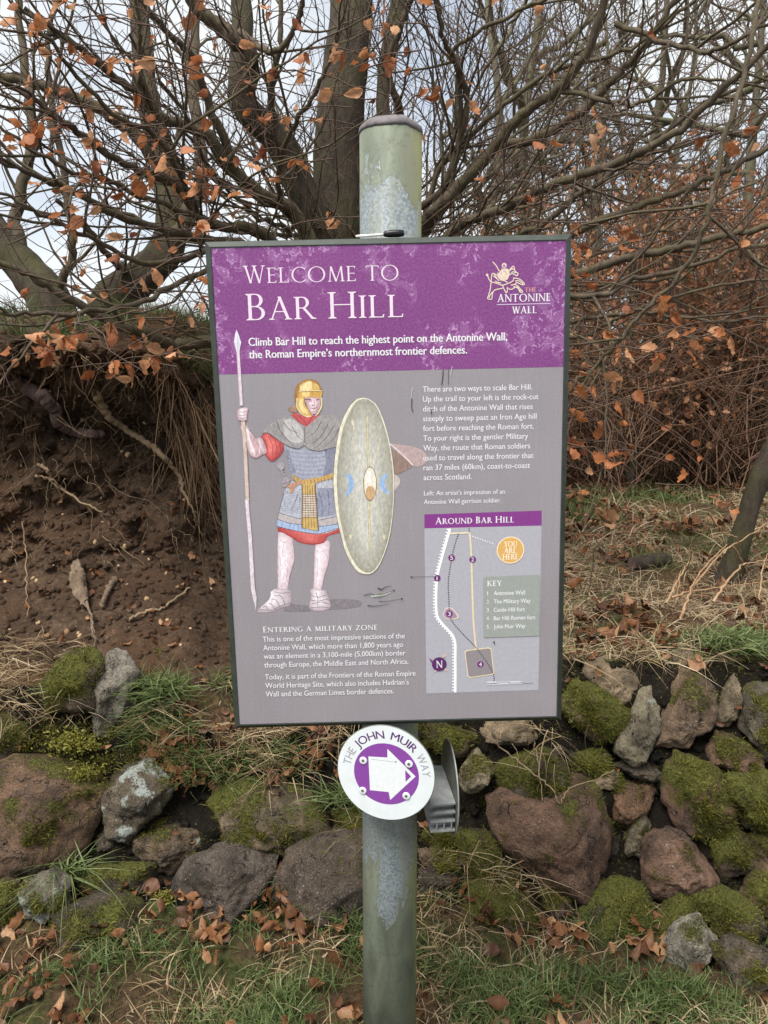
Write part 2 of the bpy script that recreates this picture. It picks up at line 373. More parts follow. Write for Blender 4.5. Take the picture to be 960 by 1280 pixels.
# ------------------------------------------------------------------ leaves and blades
def rot_from(Z, spin):
    """orthonormal frames: x along Z dir, random spin"""
    X = Z / (np.linalg.norm(Z, axis=1, keepdims=True) + 1e-9); ref = np.where(np.abs(X[:, 2:3]) < .9, [[0, 0, 1.0]], [[1.0, 0, 0]])
    A = np.cross(X, ref); A /= np.linalg.norm(A, axis=1, keepdims=True); B = np.cross(X, A)
    c, s = np.cos(spin)[:, None], np.sin(spin)[:, None]
    return X, A * c + B * s, -A * s + B * c
def leaves_mesh(name, P, D, spin, size, fold=(.1, .6), bend=(-.5, .7), wid=.33, tint=None):
    n = len(P); X, A, B = rot_from(D, spin); nu, nv = 9, 3
    u = np.linspace(0, 1, nu); wv = np.sin(np.pi * u ** .80) ** .85 * wid + .010; v = np.array([-1, 0, 1.])
    f = RNG.uniform(*fold, n); b = RNG.uniform(*bend, n); wob = RNG.normal(0, .075, (n, nu, nv)); cw = RNG.uniform(-1.1, 1.1, n)
    lx = np.broadcast_to(u[None, :, None], (n, nu, nv)); ly = wv[None, :, None] * v[None, None, :] * (1 - .35 * f[:, None, None])
    lz = f[:, None, None] * np.abs(ly) * 1.3 + b[:, None, None] * (u ** 2)[None, :, None] * .5 + wob * np.abs(v)[None, None, :] + cw[:, None, None] * ly * lx
    lx = lx * (1 - .12 * np.abs(b))[:, None, None]
    V = P[:, None, None, :] + size[:, None, None, None] * (lx[..., None] * X[:, None, None, :] + ly[..., None] * A[:, None, None, :] + lz[..., None] * B[:, None, None, :])
    i, k = np.meshgrid(np.arange(nu - 1), np.arange(nv - 1), indexing='ij'); i = i.ravel(); k = k.ravel()
    q = np.stack([i * nv + k, i * nv + k + 1, (i + 1) * nv + k + 1, (i + 1) * nv + k], 1)
    F = (q[None] + (np.arange(n) * nu * nv)[:, None, None]).reshape(-1, 4)
    me = np_mesh(name, V.reshape(-1, 3), F)
    tt = RNG.random(n) if tint is None else tint
    color_attr(me, 'tint', np.repeat(np.stack([tt, tt, tt, np.ones(n)], 1), nu * nv, axis=0))
    return me
def blades_mesh(name, P, D, H, W, droop, tint, seg=4):
    n = len(P); D = D / np.linalg.norm(D, axis=1, keepdims=True); az = RNG.uniform(0, 2 * np.pi, n)
    hd = np.stack([np.cos(az), np.sin(az), np.zeros(n)], 1); t = np.linspace(0, 1, seg + 1)
    C = P[:, None] + H[:, None, None] * (D[:, None] * (t - .25 * droop[:, None] * t ** 2)[..., None] + hd[:, None] * (droop[:, None] * t ** 2)[..., None] - np.array([0, 0, 1.])[None, None] * (droop[:, None] ** 2 * .35 * t ** 3)[..., None])
    sd = np.cross(D, hd); sd /= np.linalg.norm(sd, axis=1, keepdims=True) + 1e-9
    wd = W[:, None] * (1 - t[None] ** 1.6 * .92)
    V = np.stack([C - sd[:, None] * wd[..., None], C + sd[:, None] * wd[..., None]], 2)
    i = np.arange(seg); q = np.stack([2 * i, 2 * i + 1, 2 * i + 3, 2 * i + 2], 1)
    F = (q[None] + (np.arange(n) * (seg + 1) * 2)[:, None, None]).reshape(-1, 4)
    me = np_mesh(name, V.reshape(-1, 3), F)
    color_attr(me, 'tint', np.repeat(np.stack([tint] * 3 + [np.ones(n)], 1), (seg + 1) * 2, axis=0))
    return me

# ------------------------------------------------------------------ dry stone wall
wl = lambda x, y: (x / 2.087, 780 + y / 2.087)
wr = lambda x, y: (500 + x / 2.087, 780 + y / 2.087)
RED, BRN, DRK, GRY, TAN = (.150, .092, .062), (.125, .090, .058), (.066, .053, .040), (.20, .185, .155), (.21, .165, .115)
STONES = [  # side, outline, distance offset, colour, moss, lichen, label
 ('l', [(-60, 400), (100, 375), (220, 395), (268, 430), (258, 500), (215, 580), (120, 645), (0, 668), (-80, 640)], -.03, RED, .36, .12, 'big reddish boulder with moss along its top'),
 ('l', [(275, 420), (310, 388), (380, 368), (432, 398), (442, 480), (420, 530), (350, 548), (290, 532), (270, 475)], -.02, (.12, .10, .075), .22, .46, 'rounded stone with pale grey lichen patches'),
 ('l', [(328, 560), (400, 543), (500, 548), (552, 570), (532, 612), (440, 642), (365, 622), (328, 600)], .0, BRN, .25, .30, 'brown stone with a white lichen spot'),
 ('l', [(108, 150), (150, 90), (220, 78), (262, 110), (257, 200), (220, 262), (150, 242), (112, 192)], -.03, (.10, .075, .055), .44, .1, 'mossy round stone at the top of the wall'),
 ('l', [(262, 90), (310, 84), (346, 130), (330, 200), (292, 292), (250, 302), (236, 250), (243, 150)], .03, (.19, .18, .165), .1, .2, 'narrow grey stone standing on end'),
 ('l', [(535, 485), (575, 440), (680, 428), (800, 448), (858, 490), (842, 552), (740, 582), (620, 602), (556, 572)], -.01, (.12, .095, .065), .47, .12, 'long slab with bright green moss on its left end'),
 ('l', [(440, 700), (500, 638), (560, 600), (700, 600), (737, 600), (702, 680), (640, 782), (560, 792), (456, 772)], -.02, (.085, .07, .062), .12, .16, 'dark wedge shaped stone'),
 ('l', [(696, 742), (758, 620), (830, 580), (960, 568), (1012, 600), (1004, 772), (900, 796), (760, 812), (688, 782)], -.02, (.075, .058, .048), .2, .1, 'large dark stone behind the post'),
 ('l', [(56, 682), (110, 652), (172, 680), (178, 742), (130, 772), (66, 742)], -.04, (.14, .13, .11), .25, .45, 'small stone crusted with grey lichen'),
 ('l', [(196, 652), (300, 638), (420, 640), (432, 690), (330, 724), (214, 712)], .02, DRK, .42, .05, None),
 ('l', [(240, 545), (298, 520), (305, 600), (250, 612)], .04, DRK, .3, .1, None),
 ('l', [(822, 568), (880, 538), (962, 530), (960, 566), (842, 584)], .02, BRN, .2, .1, None),
 ('l', [(-40, 692), (40, 680), (52, 762), (0, 792), (-60, 765)], -.03, BRN, .46, .05, None),
 ('l', [(358, 80), (440, 62), (482, 92), (460, 142), (368, 150)], .10, BRN, .28, .0, None),
 ('l', [(862, 500), (930, 480), (1010, 500), (1000, 560), (880, 545)], .03, DRK, .45, .05, None),
 ('l', [(130, 762), (250, 722), (372, 752), (392, 812), (280, 842), (138, 822)], .0, DRK, .48, .02, None),
 ('l', [(-70, 250), (20, 240), (80, 300), (60, 370), (-60, 385)], .03, DRK, .42, .05, None),
 ('r', [(425, 170), (440, 142), (475, 150), (560, 190), (594, 240), (560, 302), (460, 302), (422, 260)], -.01, BRN, .52, .05, 'stone covered in bright green moss'),
 ('r', [(478, 150), (500, 100), (580, 98), (622, 150), (617, 212), (570, 222), (500, 177)], .02, TAN, .12, .18, 'pale tan stone on the top course'),
 ('r', [(548, 362), (570, 300), (620, 220), (665, 148), (682, 180), (672, 262), (622, 342), (588, 384)], -.02, (.17, .155, .115), .12, .35, 'long thin stone leaning to the right'),
 ('r', [(648, 322), (690, 230), (700, 170), (740, 132), (792, 140), (818, 190), (816, 262), (770, 344), (700, 354)], -.01, (.15, .105, .075), .2, .15, 'tall smooth brown stone on the top course'),
 ('r', [(705, 82), (740, 58), (777, 92), (767, 122), (713, 122)], .04, TAN, .15, .1, None),
 ('r', [(823, 220), (860, 168), (892, 133), (897, 190), (852, 257), (823, 262)], .01, (.17, .14, .10), .25, .2, None),
 ('r', [(878, 240), (920, 178), (970, 150), (1020, 200), (1020, 332), (950, 344), (888, 282)], -.02, (.09, .08, .065), .42, .15, 'dark stone half under moss at the right edge'),
 ('r', [(798, 342), (830, 288), (882, 298), (962, 350), (964, 394), (880, 388), (818, 377)], -.01, RED, .38, .1, None),
 ('r', [(698, 402), (740, 348), (802, 353), (864, 420), (864, 492), (832, 554), (740, 544), (688, 492)], -.03, (.15, .085, .065), .47, .05, 'squarish stone wrapped in moss with a bare red face'),
 ('r', [(546, 440), (600, 418), (680, 408), (694, 425), (642, 472), (602, 524), (558, 524), (536, 480)], -.01, (.15, .085, .05), .2, .1, 'pointed rusty brown stone'),
 ('r', [(466, 382), (520, 373), (602, 400), (604, 422), (500, 438), (466, 417)], .0, TAN, .3, .3, None),
 ('r', [(556, 380), (620, 346), (682, 362), (704, 402), (640, 404)], .03, DRK, .1, .05, None),
 ('r', [(583, 552), (610, 498), (642, 508), (664, 552), (632, 614), (588, 592)], .0, (.16, .14, .10), .3, .25, None),
 ('r', [(636, 642), (660, 578), (720, 552), (792, 588), (834, 652), (802, 694), (720, 724), (656, 692)], -.03, (.165, .10, .075), .22, .12, 'rounded reddish stone low in the wall'),
 ('r', [(232, 472), (300, 438), (400, 418), (502, 438), (534, 520), (538, 642), (522, 694), (420, 714), (366, 692), (316, 622), (246, 542)], -.03, (.16, .095, .07), .24, .14, 'largest boulder of the wall, red brown and bare'),
 ('r', [(248, 382), (330, 338), (430, 336), (456, 400), (400, 442), (288, 444)], .01, DRK, .48, .05, None),
 ('r', [(153, 400), (180, 358), (212, 328), (243, 380), (232, 422), (173, 448)], -.01, (.24, .21, .15), .2, .35, 'pale lichened stone beside the waymarker'),
 ('r', [(208, 262), (360, 248), (368, 292), (300, 314), (216, 302)], .03, TAN, .15, .25, None),
 ('r', [(46, 270), (130, 258), (213, 280), (203, 334), (56, 334)], .03, BRN, .45, .1, None),
 ('r', [(46, 600), (130, 588), (163, 622), (132, 652), (46, 642)], -.01, (.17, .12, .085), .3, .1, None),
 ('r', [(46, 650), (142, 648), (154, 702), (56, 714)], -.01, DRK, .2, .35, None),
 ('r', [(46, 512), (110, 498), (173, 520), (163, 574), (56, 584)], .0, BRN, .4, .2, None),
 ('r', [(478, 762), (560, 688), (642, 698), (674, 782), (632, 854), (518, 854)], .0, DRK, .52, .03, 'low stone buried in dark green moss'),
 ('r', [(678, 862), (740, 798), (792, 778), (839, 832), (792, 874), (698, 888)], -.06, (.30, .29, .26), .12, .42, 'pale grey stone at the foot of the wall'),
 ('r', [(656, 792), (740, 712), (804, 740), (804, 792), (720, 834), (666, 864)], -.02, BRN, .52, .0, None),
 ('r', [(808, 572), (870, 538), (934, 580), (914, 654), (838, 664)], -.01, BRN, .5, .0, None),
 ('r', [(858, 402), (962, 388), (1020, 450), (1010, 544), (900, 544), (858, 472)], -.03, (.10, .085, .06), .5, .05, None),
 ('r', [(898, 682), (972, 638), (1020, 700), (962, 764), (896, 742)], -.03, RED, .42, .05, None),
 ('r', [(818, 852), (880, 828), (962, 868), (1020, 902), (962, 956), (866, 934)], -.06, (.12, .095, .075), .3, .2, None),
 ('r', [(776, 722), (860, 698), (954, 772), (944, 854), (860, 824), (798, 782)], -.03, DRK, .52, .0, None),
 ('r', [(648, 95), (680, 78), (703, 100), (692, 118), (658, 117)], .05, GRY, .3, .2, None),
 ('r', [(426, 350), (530, 328), (564, 382), (468, 384)], .03, DRK, .46, .1, None),
 ('r', [(536, 520), (578, 528), (574, 604), (538, 604)], .04, DRK, .2, .0, None),
 ('r', [(366, 700), (430, 698), (464, 762), (400, 804)], .0, (.09, .06, .045), .35, .05, None),
 ('r', [(918, 562), (1020, 545), (1020, 642), (936, 644)], -.02, BRN, .5, .0, None),
 ('r', [(170, 700), (260, 690), (372, 720), (380, 800), (250, 830), (160, 800)], .01, DRK, .5, .05, None),
 ('r', [(160, 560), (240, 560), (320, 640), (360, 700), (250, 700), (165, 640)], .03, DRK, .42, .05, None),
]
wall = thing('stone_wall', 'low tumbledown dry stone wall of mossy boulders behind the signpost', 'stone wall', (0, 2.2, 0))
MOSS_P, MOSS_N = [], []
def face_depth(px, py):
    h = hit(px, min(max(py, 700), 1200)); return min(2.62, h.y) if h else 2.2
def stone(pts, dy, col, moss, lich, seed, merge=None):
    poly = np.array(pts); c = poly.mean(0); n = len(poly); poly = c + (poly - c) * 1.10
    Q = catmull(np.vstack([poly, poly[:1]]), 8)[:-1]
    # keep some of the corner: blend spline and straight outline
    lin_ = np.vstack([poly[i] * (1 - t) + poly[(i + 1) % n] * t for i in range(n) for t in np.linspace(0, 1, 8, endpoint=False)])
    Q = Q * .55 + lin_ * .45; m = len(Q)
    Yd = face_depth(*c) + dy
    C = np.array(at(c[0], c[1], Yd)); O = np.array([tuple(at(q[0], q[1], Yd)) for q in Q])
    # lean the stone back with the batter of the wall
    O[:, 1] += (O[:, 2] - C[2]) * .22
    size = math.sqrt(np.ptp(O[:, 0]) * np.ptp(O[:, 2])); B = min(.11, .34 * size)
    V, cov, rings = [], [], np.concatenate([np.linspace(0.001, .8, 14), np.linspace(.84, 1.0, 8)])
    off = seed * 3.7; fl = mn.random_unit_vector()
    for s in rings:
        d = B * (1 - s ** 2.6) ** .5
        for k in range(m):
            p = C + (O[k] - C) * s; V.append((p[0], p[1] - d, p[2]))
    for s in rings[::-1][1::3]:
        d = B * 1.1 * (1 - s ** 2.2) ** .5
        for k in range(m): p = C + (O[k] - C) * s; V.append((p[0], p[1] + d, p[2]))
    V = np.array(V); nr = len(V) // m
    for q in range(15):                                 # broken faces
        nn = np.array([RNG.normal(0, .8), -abs(RNG.normal(.7, .5)), RNG.normal(0, .8)]); nn /= np.linalg.norm(nn); pr_ = (V - C) @ nn; Lm = pr_.max() * RNG.uniform(.70, .95); ov = np.maximum(pr_ - Lm, 0); V -= nn * (ov * .94)[:, None]
    D = V - C; Dn = D / (np.linalg.norm(D, axis=1, keepdims=True) + 1e-9)
    for i in range(len(V)):
        q = Vector(V[i]) + Vector((off, 0, 0))
        # facets: distance to a few cutting planes through noise cells, plus rough grain
        d = .34 * size * .22 * mn.fractal(q * (2.0 / max(size, .06)), 1.0, 2.0, 3) + .007 * mn.fractal(q * 38, .7, 2.1, 5) - .009 * abs(mn.fractal(q * 17, 1, 2, 3))
        V[i] += Dn[i] * d
        up = Dn[i][2]
        mo = moss + .30 * mn.fractal(q * 9, 1, 2, 3) + .16 * up + .1 * mn.noise(q * 31); li = lich + .26 * mn.fractal(q * 11 + Vector((5, 2, 1)), 1, 2, 3)
        cov.append((mo, li, 0, 1))
    F = np.array([(j * m + k, j * m + (k + 1) % m, (j + 1) * m + (k + 1) % m, (j + 1) * m + k) for j in range(nr - 1) for k in range(m)])
    if merge is not None:
        merge.append((V, F[:, ::-1], np.array(col) * RNG.uniform(.9, 1.2), cov)); return
    me = np_mesh('stone', V, F); me.flip_normals()
    cc = np.array(col) * RNG.uniform(.9, 1.2); color_attr(me, 'tint', np.tile([*cc, 1], (len(V), 1))); color_attr(me, 'cover', cov)
    o = link('stone', me, M_STONE, wall, True); o.matrix_parent_inverse = wall.matrix_world.inverted() if False else Matrix.Translation((0, -2.2, 0))
    # moss tuft seeds on the front
    cv = np.array(cov)[:, 0]; fr = np.arange(len(V)) < len(rings) * m
    sel = np.where(fr & (cv > .43))[0]
    for i in sel:
        MOSS_P.append(V[i]); MOSS_N.append(Dn[i] + np.array([0, -.3, .5]))
    return o
# small packing stones in the gaps
for q in range(40):
    sd = 'r' if q % 5 else 'l'; x = RNG.uniform(40, 990); y = RNG.uniform(200, 860) if sd == 'r' else RNG.uniform(420, 800); r_ = RNG.uniform(28, 58); a0 = RNG.uniform(0, 6.28); k_ = RNG.uniform(.55, .9)
    pts = []
    for j in range(7): a = a0 + j * .898; rr = r_ * RNG.uniform(.75, 1.15); ux, uy = rr * math.cos(a), rr * k_ * math.sin(a); pts.append((x + ux * math.cos(a0) - uy * math.sin(a0), y + ux * math.sin(a0) + uy * math.cos(a0)))
    STONES.append((sd, pts, .035, [DRK, BRN, TAN, RED, GRY][q % 5], RNG.uniform(.2, .5), RNG.uniform(0, .3), None))
for i, (sd, pts, dy, col, mo, li, lab) in enumerate(STONES):
    f = wl if sd == 'l' else wr
    if dy > .005 and len(pts) != 7: dy -= .035
    o = stone([f(*p) for p in pts], dy, col, mo + (.05 if sd == 'r' else .03), li, i)
    if lab: o['label'] = lab

# the wall runs on past both edges of the view: one mass of stones
rest = []
for side in (-1, 1):
    for row, (py0, step) in enumerate(((870, 105), (950, 120), (1040, 150), (1130, 110))):
        x = -75 if side < 0 else 1035
        while -1150 < x < 2150:
            wd = step * RNG.uniform(.7, 1.3); cx_, cy_ = x + side * wd / 2, py0 + RNG.uniform(-14, 14); hh = RNG.uniform(42, 62); a0 = RNG.uniform(0, 6.28)
            pts = [(cx_ + wd * .53 * math.cos(a0 + j * .785) * RNG.uniform(.8, 1.1), cy_ + hh * math.sin(a0 + j * .785) * RNG.uniform(.8, 1.1)) for j in range(8)]
            stone(pts, -.01, [RED, BRN, DRK, GRY, BRN][int(RNG.integers(5))], RNG.uniform(.15, .55), RNG.uniform(0, .3), RNG.uniform(60, 200), rest); x += side * wd * .95
o_ = 0; VV, FF, TT, CC = [], [], [], []
for V, F, c_, cov in rest: VV.append(V); FF.append(F + o_); o_ += len(V); TT.append(np.tile([*c_, 1], (len(V), 1))); CC.append(np.array(cov))
me = np_mesh('wall_stones', np.vstack(VV), np.vstack(FF)); color_attr(me, 'tint', np.vstack(TT)); color_attr(me, 'cover', np.vstack(CC))
o = link('wall_stones', me, M_STONE, wall, True); o.matrix_parent_inverse = Matrix.Translation((0, -2.2, 0)); o['kind'] = 'stuff'
# ------------------------------------------------------------------ trees
NEAR = {'levels': 3,
        0: dict(per_m=5.0, len=.8, n=9, r=.0060, tip=.35, ang=(22, 58), wig=.14, sides=5, branch=True, flat=.7, t0=.1),
        1: dict(per_m=6.5, len=.40, n=6, r=.0023, tip=.5, ang=(28, 65), wig=.20, sides=4, branch=False, flat=.8),
        2: dict(per_m=8.0, len=.16, n=4, r=.0012, tip=.5, ang=(30, 65), wig=.24, sides=3, branch=False, flat=.9)}
class Tree:
    def __init__(self, name, label, base, group=None, cat='tree'):
        self.t = thing(name, label, cat, base, group); self.tr, self.br, self.tw, self.tips = Tubes(), Tubes(), Tubes(), []; self.base = Vector(base)
    def add(self, pts, r0, r1, big=False, side=True, cfg=None, n=7, jit=.004, up=.15, sides=None):
        P, R = limb(pts, r0, r1, n, jit); (self.tr if big else self.br).add(P, R, sides or (26 if big else 7))
        if side: grow(P, R, 0, (self.br, self.tw, self.tips), cfg or NEAR, up)
        return P, R
    def finish(self, mats=(None, None, None), leaves=None, amp=.014):
        for tb, nm, m in ((self.tr, 'trunk', mats[0] or M_BARK), (self.br, 'branches', mats[1] or M_BRANCH), (self.tw, 'twigs', mats[2] or M_TWIG)):
            if tb.b:
                o = tb.obj(nm, m, self.t)
                if nm == 'trunk' and amp:
                    n_ = len(o.data.vertices); nr_ = np.zeros(n_ * 3, np.float32); o.data.vertices.foreach_get('normal', nr_); nr_ = nr_.reshape(-1, 3); co_ = np.zeros(n_ * 3, np.float32); o.data.vertices.foreach_get('co', co_); co_ = co_.reshape(-1, 3)
                    dd = np.array([mn.fractal(Vector((q[0] * 7, q[1] * 7, q[2] * 2.6)), 1, 2, 4) for q in co_]); o.data.vertices.foreach_set('co', (co_ + nr_ * (amp * dd)[:, None]).ravel())
                o.matrix_parent_inverse = Matrix.Translation(-self.base)
        if leaves is not None:
            o = link('dead_leaves', leaves, M_LEAF, self.t, True); o.matrix_parent_inverse = Matrix.Translation(-self.base)
        return self.t

bx, by = -.22, 4.0
T = Tree('beech_tree', 'large spreading beech behind the post, with dark trunk and a few coppery dead leaves', (bx, by, ground_z(bx, by)))
# trunk
T.add([Vector((bx, by, ground_z(bx, by) - .2)), (434, 430, 4.0), (428, 300, 4.0), (424, 190, 4.0), (432, 90, 4.02), (442, -20, 4.1), (446, -300, 4.3)], .165, .085, True, True, n=24, jit=0)
T.add([(440, 420, 3.95), (470, 300, 3.9), (486, 200, 3.95), (478, 120, 4.0), (492, 30, 4.1), (530, -160, 4.3)], .055, .03, True, n=20, jit=0)
T.add([(425, 360, 3.9), (398, 290, 3.85), (372, 225, 3.8), (345, 172, 3.75), (305, 130, 3.7), (302, 70, 3.75), (302, 0, 3.85), (290, -160, 4.0)], .085, .04, True, n=20, jit=0)
T.add([(305, 120, 3.7), (312, 70, 3.6), (282, 40, 3.55), (250, 14, 3.5), (215, -40, 3.4)], .045, .022)
L = [  # (bearing x, bearing y, distance) along each main bough, radius at root and end
 ([(425, 380, 3.8), (372, 272, 3.6), (325, 242, 3.45), (282, 202, 3.3), (256, 168, 3.2), (205, 148, 3.1), (160, 108, 2.95), (100, 62, 2.8), (30, 10, 2.7)], .048, .010),
 ([(410, 380, 3.7), (328, 292, 3.4), (282, 284, 3.3), (246, 268, 3.15), (220, 232, 3.0), (165, 210, 2.85), (100, 168, 2.7), (50, 130, 2.6), (-20, 90, 2.5)], .034, .008),
 ([(420, 400, 3.7), (340, 320, 3.3), (240, 296, 3.1), (150, 270, 2.9), (90, 240, 2.75), (30, 212, 2.6), (-30, 190, 2.5)], .028, .007),
 ([(430, 420, 3.4), (300, 440, 3.0), (262, 426, 2.9), (220, 430, 2.85), (185, 418, 2.75), (135, 400, 2.65), (75, 366, 2.55), (30, 340, 2.5), (-30, 318, 2.45)], .036, .010),
 ([(345, 172, 3.75), (340, 110, 3.6), (352, 50, 3.5), (350, -30, 3.5)], .022, .010),
 ([(300, 225, 3.35), (262, 130, 3.2), (238, 70, 3.1), (205, 36, 3.0), (160, -20, 2.9)], .024, .009),
 ([(190, 145, 3.0), (178, 100, 2.8), (175, 40, 2.7), (172, -30, 2.6)], .013, .006),
 ([(246, 268, 3.1), (225, 215, 2.8), (195, 170, 2.6), (140, 140, 2.45), (70, 60, 2.3), (20, 5, 2.2)], .014, .005),
 ([(282, 284, 3.2), (205, 255, 2.8), (130, 225, 2.6), (60, 200, 2.4), (-10, 150, 2.3)], .014, .005),
 ([(300, 300, 3.2), (200, 330, 2.8), (120, 300, 2.6), (50, 265, 2.45), (-10, 235, 2.35)], .014, .005),
 ([(305, 325, 3.2), (240, 345, 2.9), (170, 380, 2.6), (90, 392, 2.45), (20, 392, 2.35), (-20, 396, 2.3)], .014, .006),
 ([(350, 260, 3.5), (352, 190, 3.2), (385, 130, 3.0), (410, 80, 2.9), (430, 20, 2.8)], .014, .006),
 ([(300, 40, 3.5), (340, 65, 3.3), (372, 30, 3.2), (380, -20, 3.1)], .018, .009),
 # right-hand boughs sweeping up and outwards
 ([(470, 400, 3.8), (525, 292, 3.6), (548, 258, 3.5), (606, 200, 3.4), (646, 150, 3.3), (695, 112, 3.2), (732, 70, 3.1), (762, -20, 3.0)], .040, .016),
 ([(480, 400, 3.7), (562, 292, 3.4), (630, 260, 3.2), (705, 226, 3.05), (780, 200, 2.9), (842, 168, 2.8), (905, 108, 2.7), (970, 48, 2.6)], .028, .012),
 ([(500, 330, 3.7), (605, 196, 3.5), (665, 176, 3.4), (722, 142, 3.3), (762, 106, 3.2), (806, 58, 3.1), (850, -10, 3.0)], .030, .013),
 ([(560, 380, 3.3), (715, 342, 2.9), (780, 325, 2.8), (842, 310, 2.7), (905, 294, 2.65), (975, 278, 2.6)], .022, .012),
 ([(540, 360, 3.4), (715, 290, 3.0), (780, 265, 2.95), (832, 245, 2.9), (900, 216, 2.85), (970, 182, 2.8)], .022, .010),
 ([(545, 340, 3.5), (660, 290, 3.3), (730, 240, 3.2), (800, 190, 3.1), (880, 130, 3.0), (970, 90, 2.9)], .018, .008),
 ([(486, 230, 3.9), (500, 150, 3.7), (486, 90, 3.6), (502, 28, 3.5), (530, -30, 3.4)], .026, .013),
 ([(540, 250, 3.6), (574, 178, 3.5), (582, 110, 3.4), (556, 50, 3.3), (545, -20, 3.2)], .022, .010),
 ([(574, 178, 3.5), (575, 100, 3.4), (568, 60, 3.3), (640, 20, 3.2), (700, -10, 3.1)], .014, .007),
 ([(520, 300, 3.7), (550, 210, 3.6), (620, 140, 3.5), (690, 90, 3.4), (790, 60, 3.3), (870, 0, 3.2)], .018, .008),
 ([(550, 360, 3.4), (730, 372, 2.7), (790, 350, 2.6), (870, 330, 2.5), (970, 300, 2.4)], .014, .007),
 ([(560, 400, 3.3), (715, 400, 2.8), (800, 390, 2.7), (880, 400, 2.6), (970, 395, 2.5)], .011, .005),
 ([(560, 430, 3.3), (712, 422, 2.9), (760, 405, 2.8), (830, 372, 2.7), (960, 350, 2.6)], .011, .005),
 ([(700, 115, 3.2), (790, 130, 3.0), (860, 100, 2.9), (960, 110, 2.8)], .012, .005),
 ([(960, -40, 2.3), (932, 80, 2.25), (906, 176, 2.2), (882, 275, 2.2), (852, 342, 2.25), (802, 392, 2.3), (762, 440, 2.35), (718, 482, 2.4)], .009, .006),
 ([(770, 30, 3.1), (860, 62, 2.8), (905, 60, 2.6), (970, 20, 2.5)], .012, .006),
]
for pts, r0, r1 in L:
    if pts[0][0] > 400 and pts[0][2] < 4 and pts[0][0] < 570: pts = [(434 if pts[0][0] < 480 else 446, min(470, pts[0][1] + 30), 4.02)] + pts
    T.add(pts, r0 * .84, r1 * .84, sides=8)
# lesser boughs filling the crown
for q in range(16):
    x0 = RNG.uniform(410, 500); sgn = 1 if q % 2 else -1
    ex = 480 + sgn * RNG.uniform(150, 560); ey = RNG.uniform(-80, 300 if sgn < 0 else 360); Y0 = RNG.uniform(3.6, 4.2); Y1 = RNG.uniform(2.7, 5.2)
    my = (330 + ey) / 2 + RNG.uniform(10, 60)
    T.add([(436, RNG.uniform(300, 420), 4.02), (x0 * .6 + ex * .1 + 436 * .3, RNG.uniform(290, 340), Y0), ((x0 + ex) / 2, my, (Y0 + Y1) / 2), (ex, ey, Y1)], RNG.uniform(.010, .018), .005, n=12, jit=.008)
# leaves
CL = [(190, 30), (15, 110), (190, 65), (205, 150), (230, 240), (260, 180), (310, 180), (330, 190), (375, 215), (440, 190), (415, 95), (400, 200), (160, 300), (200, 310), (270, 340), (210, 380), (180, 430), (55, 330), (45, 360), (110, 370), (30, 380), (100, 400), (265, 445), (330, 455), (370, 435), (345, 460), (500, 480), (525, 435), (590, 400), (615, 460), (525, 565), (460, 590), (425, 520), (405, 655), (320, 620), (270, 610), (165, 580), (155, 545), (230, 565), (175, 480), (130, 515), (90, 540), (70, 490), (160, 740), (30, 765), (150, 760), (270, 765), (470, 770), (465, 800), (655, 320), (680, 310), (515, 315), (365, 305), (835, 215), (600, 245), (570, 225), (560, 125), (650, 35), (885, 90), (830, 150), (850, 130), (750, 265), (790, 235), (105, 860), (160, 860), (285, 170), (170, 130), (160, 150), (100, 150), (45, 150), (330, 375), (370, 355), (705, 590), (600, 495), (535, 495), (10, 60), (95, 65), (390, 5), (760, 150), (680, 190), (60, 20), (130, 250), (75, 340), (20, 345), (190, 375), (300, 640), (440, 730), (500, 760), (540, 850), (370, 870)]
CL = [(x / 2, y / 2, 1) for x, y in CL]
CL += [(20, 460, 3), (52, 452, 3), (48, 430, 2), (85, 432, 3), (138, 458, 3), (118, 470, 2), (165, 473, 1), (176, 466, 1), (88, 468, 1), (10, 445, 2)]
CR = [(70, 180), (195, 65), (170, 240), (230, 285), (585, 300), (515, 350), (550, 345), (940, 350), (850, 370), (620, 610), (590, 620), (480, 575), (490, 630), (490, 700), (520, 635), (550, 720), (945, 565), (720, 785), (800, 865), (860, 870), (950, 820), (860, 860), (740, 790), (700, 770), (900, 700), (940, 640)]
CL += [(480 + x / 2, y / 2, .8) for x, y in CR]
CQ = [(300, 235), (340, 220), (430, 210), (480, 180), (565, 190), (200, 325), (140, 300), (105, 340), (145, 370), (350, 385), (150, 570), (185, 575), (225, 590), (120, 600), (60, 630), (375, 575), (410, 585), (480, 560), (125, 690), (95, 670), (390, 90), (680, 120), (215, 440), (165, 445), (205, 520), (575, 720), (80, 230), (110, 225), (280, 210), (150, 260)]
CL += [(690 + x / 2.56, 360 + y / 2.56, 1) for x, y in CQ]
LP, LD, LS = [], [], []
for x, y, k in CL:
    Y = RNG.uniform(2.1, 2.7); c = np.array(at(x, y - 6, Y)); out_ = -1 if x < 480 else 1
    d0 = np.array([-out_ * RNG.uniform(.5, 1), RNG.uniform(.2, .8), RNG.uniform(-.1, .5)]); d0 /= np.linalg.norm(d0); ln = RNG.uniform(.15, .32)
    P = np.array([c + d0 * ln * (1 - t) + np.array([0, 0, .02 * math.sin(t * 3)]) for t in np.linspace(0, 1, 6)]) + RNG.normal(0, .004, (6, 3)); T.tw.add(P, np.linspace(.0024, .0011, 6), 4)
    for _ in range(int(RNG.integers(1, 4) * k + .7)):
        i = RNG.integers(2, 6); LP.append(P[i] + RNG.normal(0, .006, 3)); LD.append([RNG.normal(out_ * .35, .55), RNG.normal(0, .5), RNG.uniform(-1.1, .1)]); LS.append(RNG.uniform(.030, .066))
ti = RNG.permutation(len(T.tips))[:170]
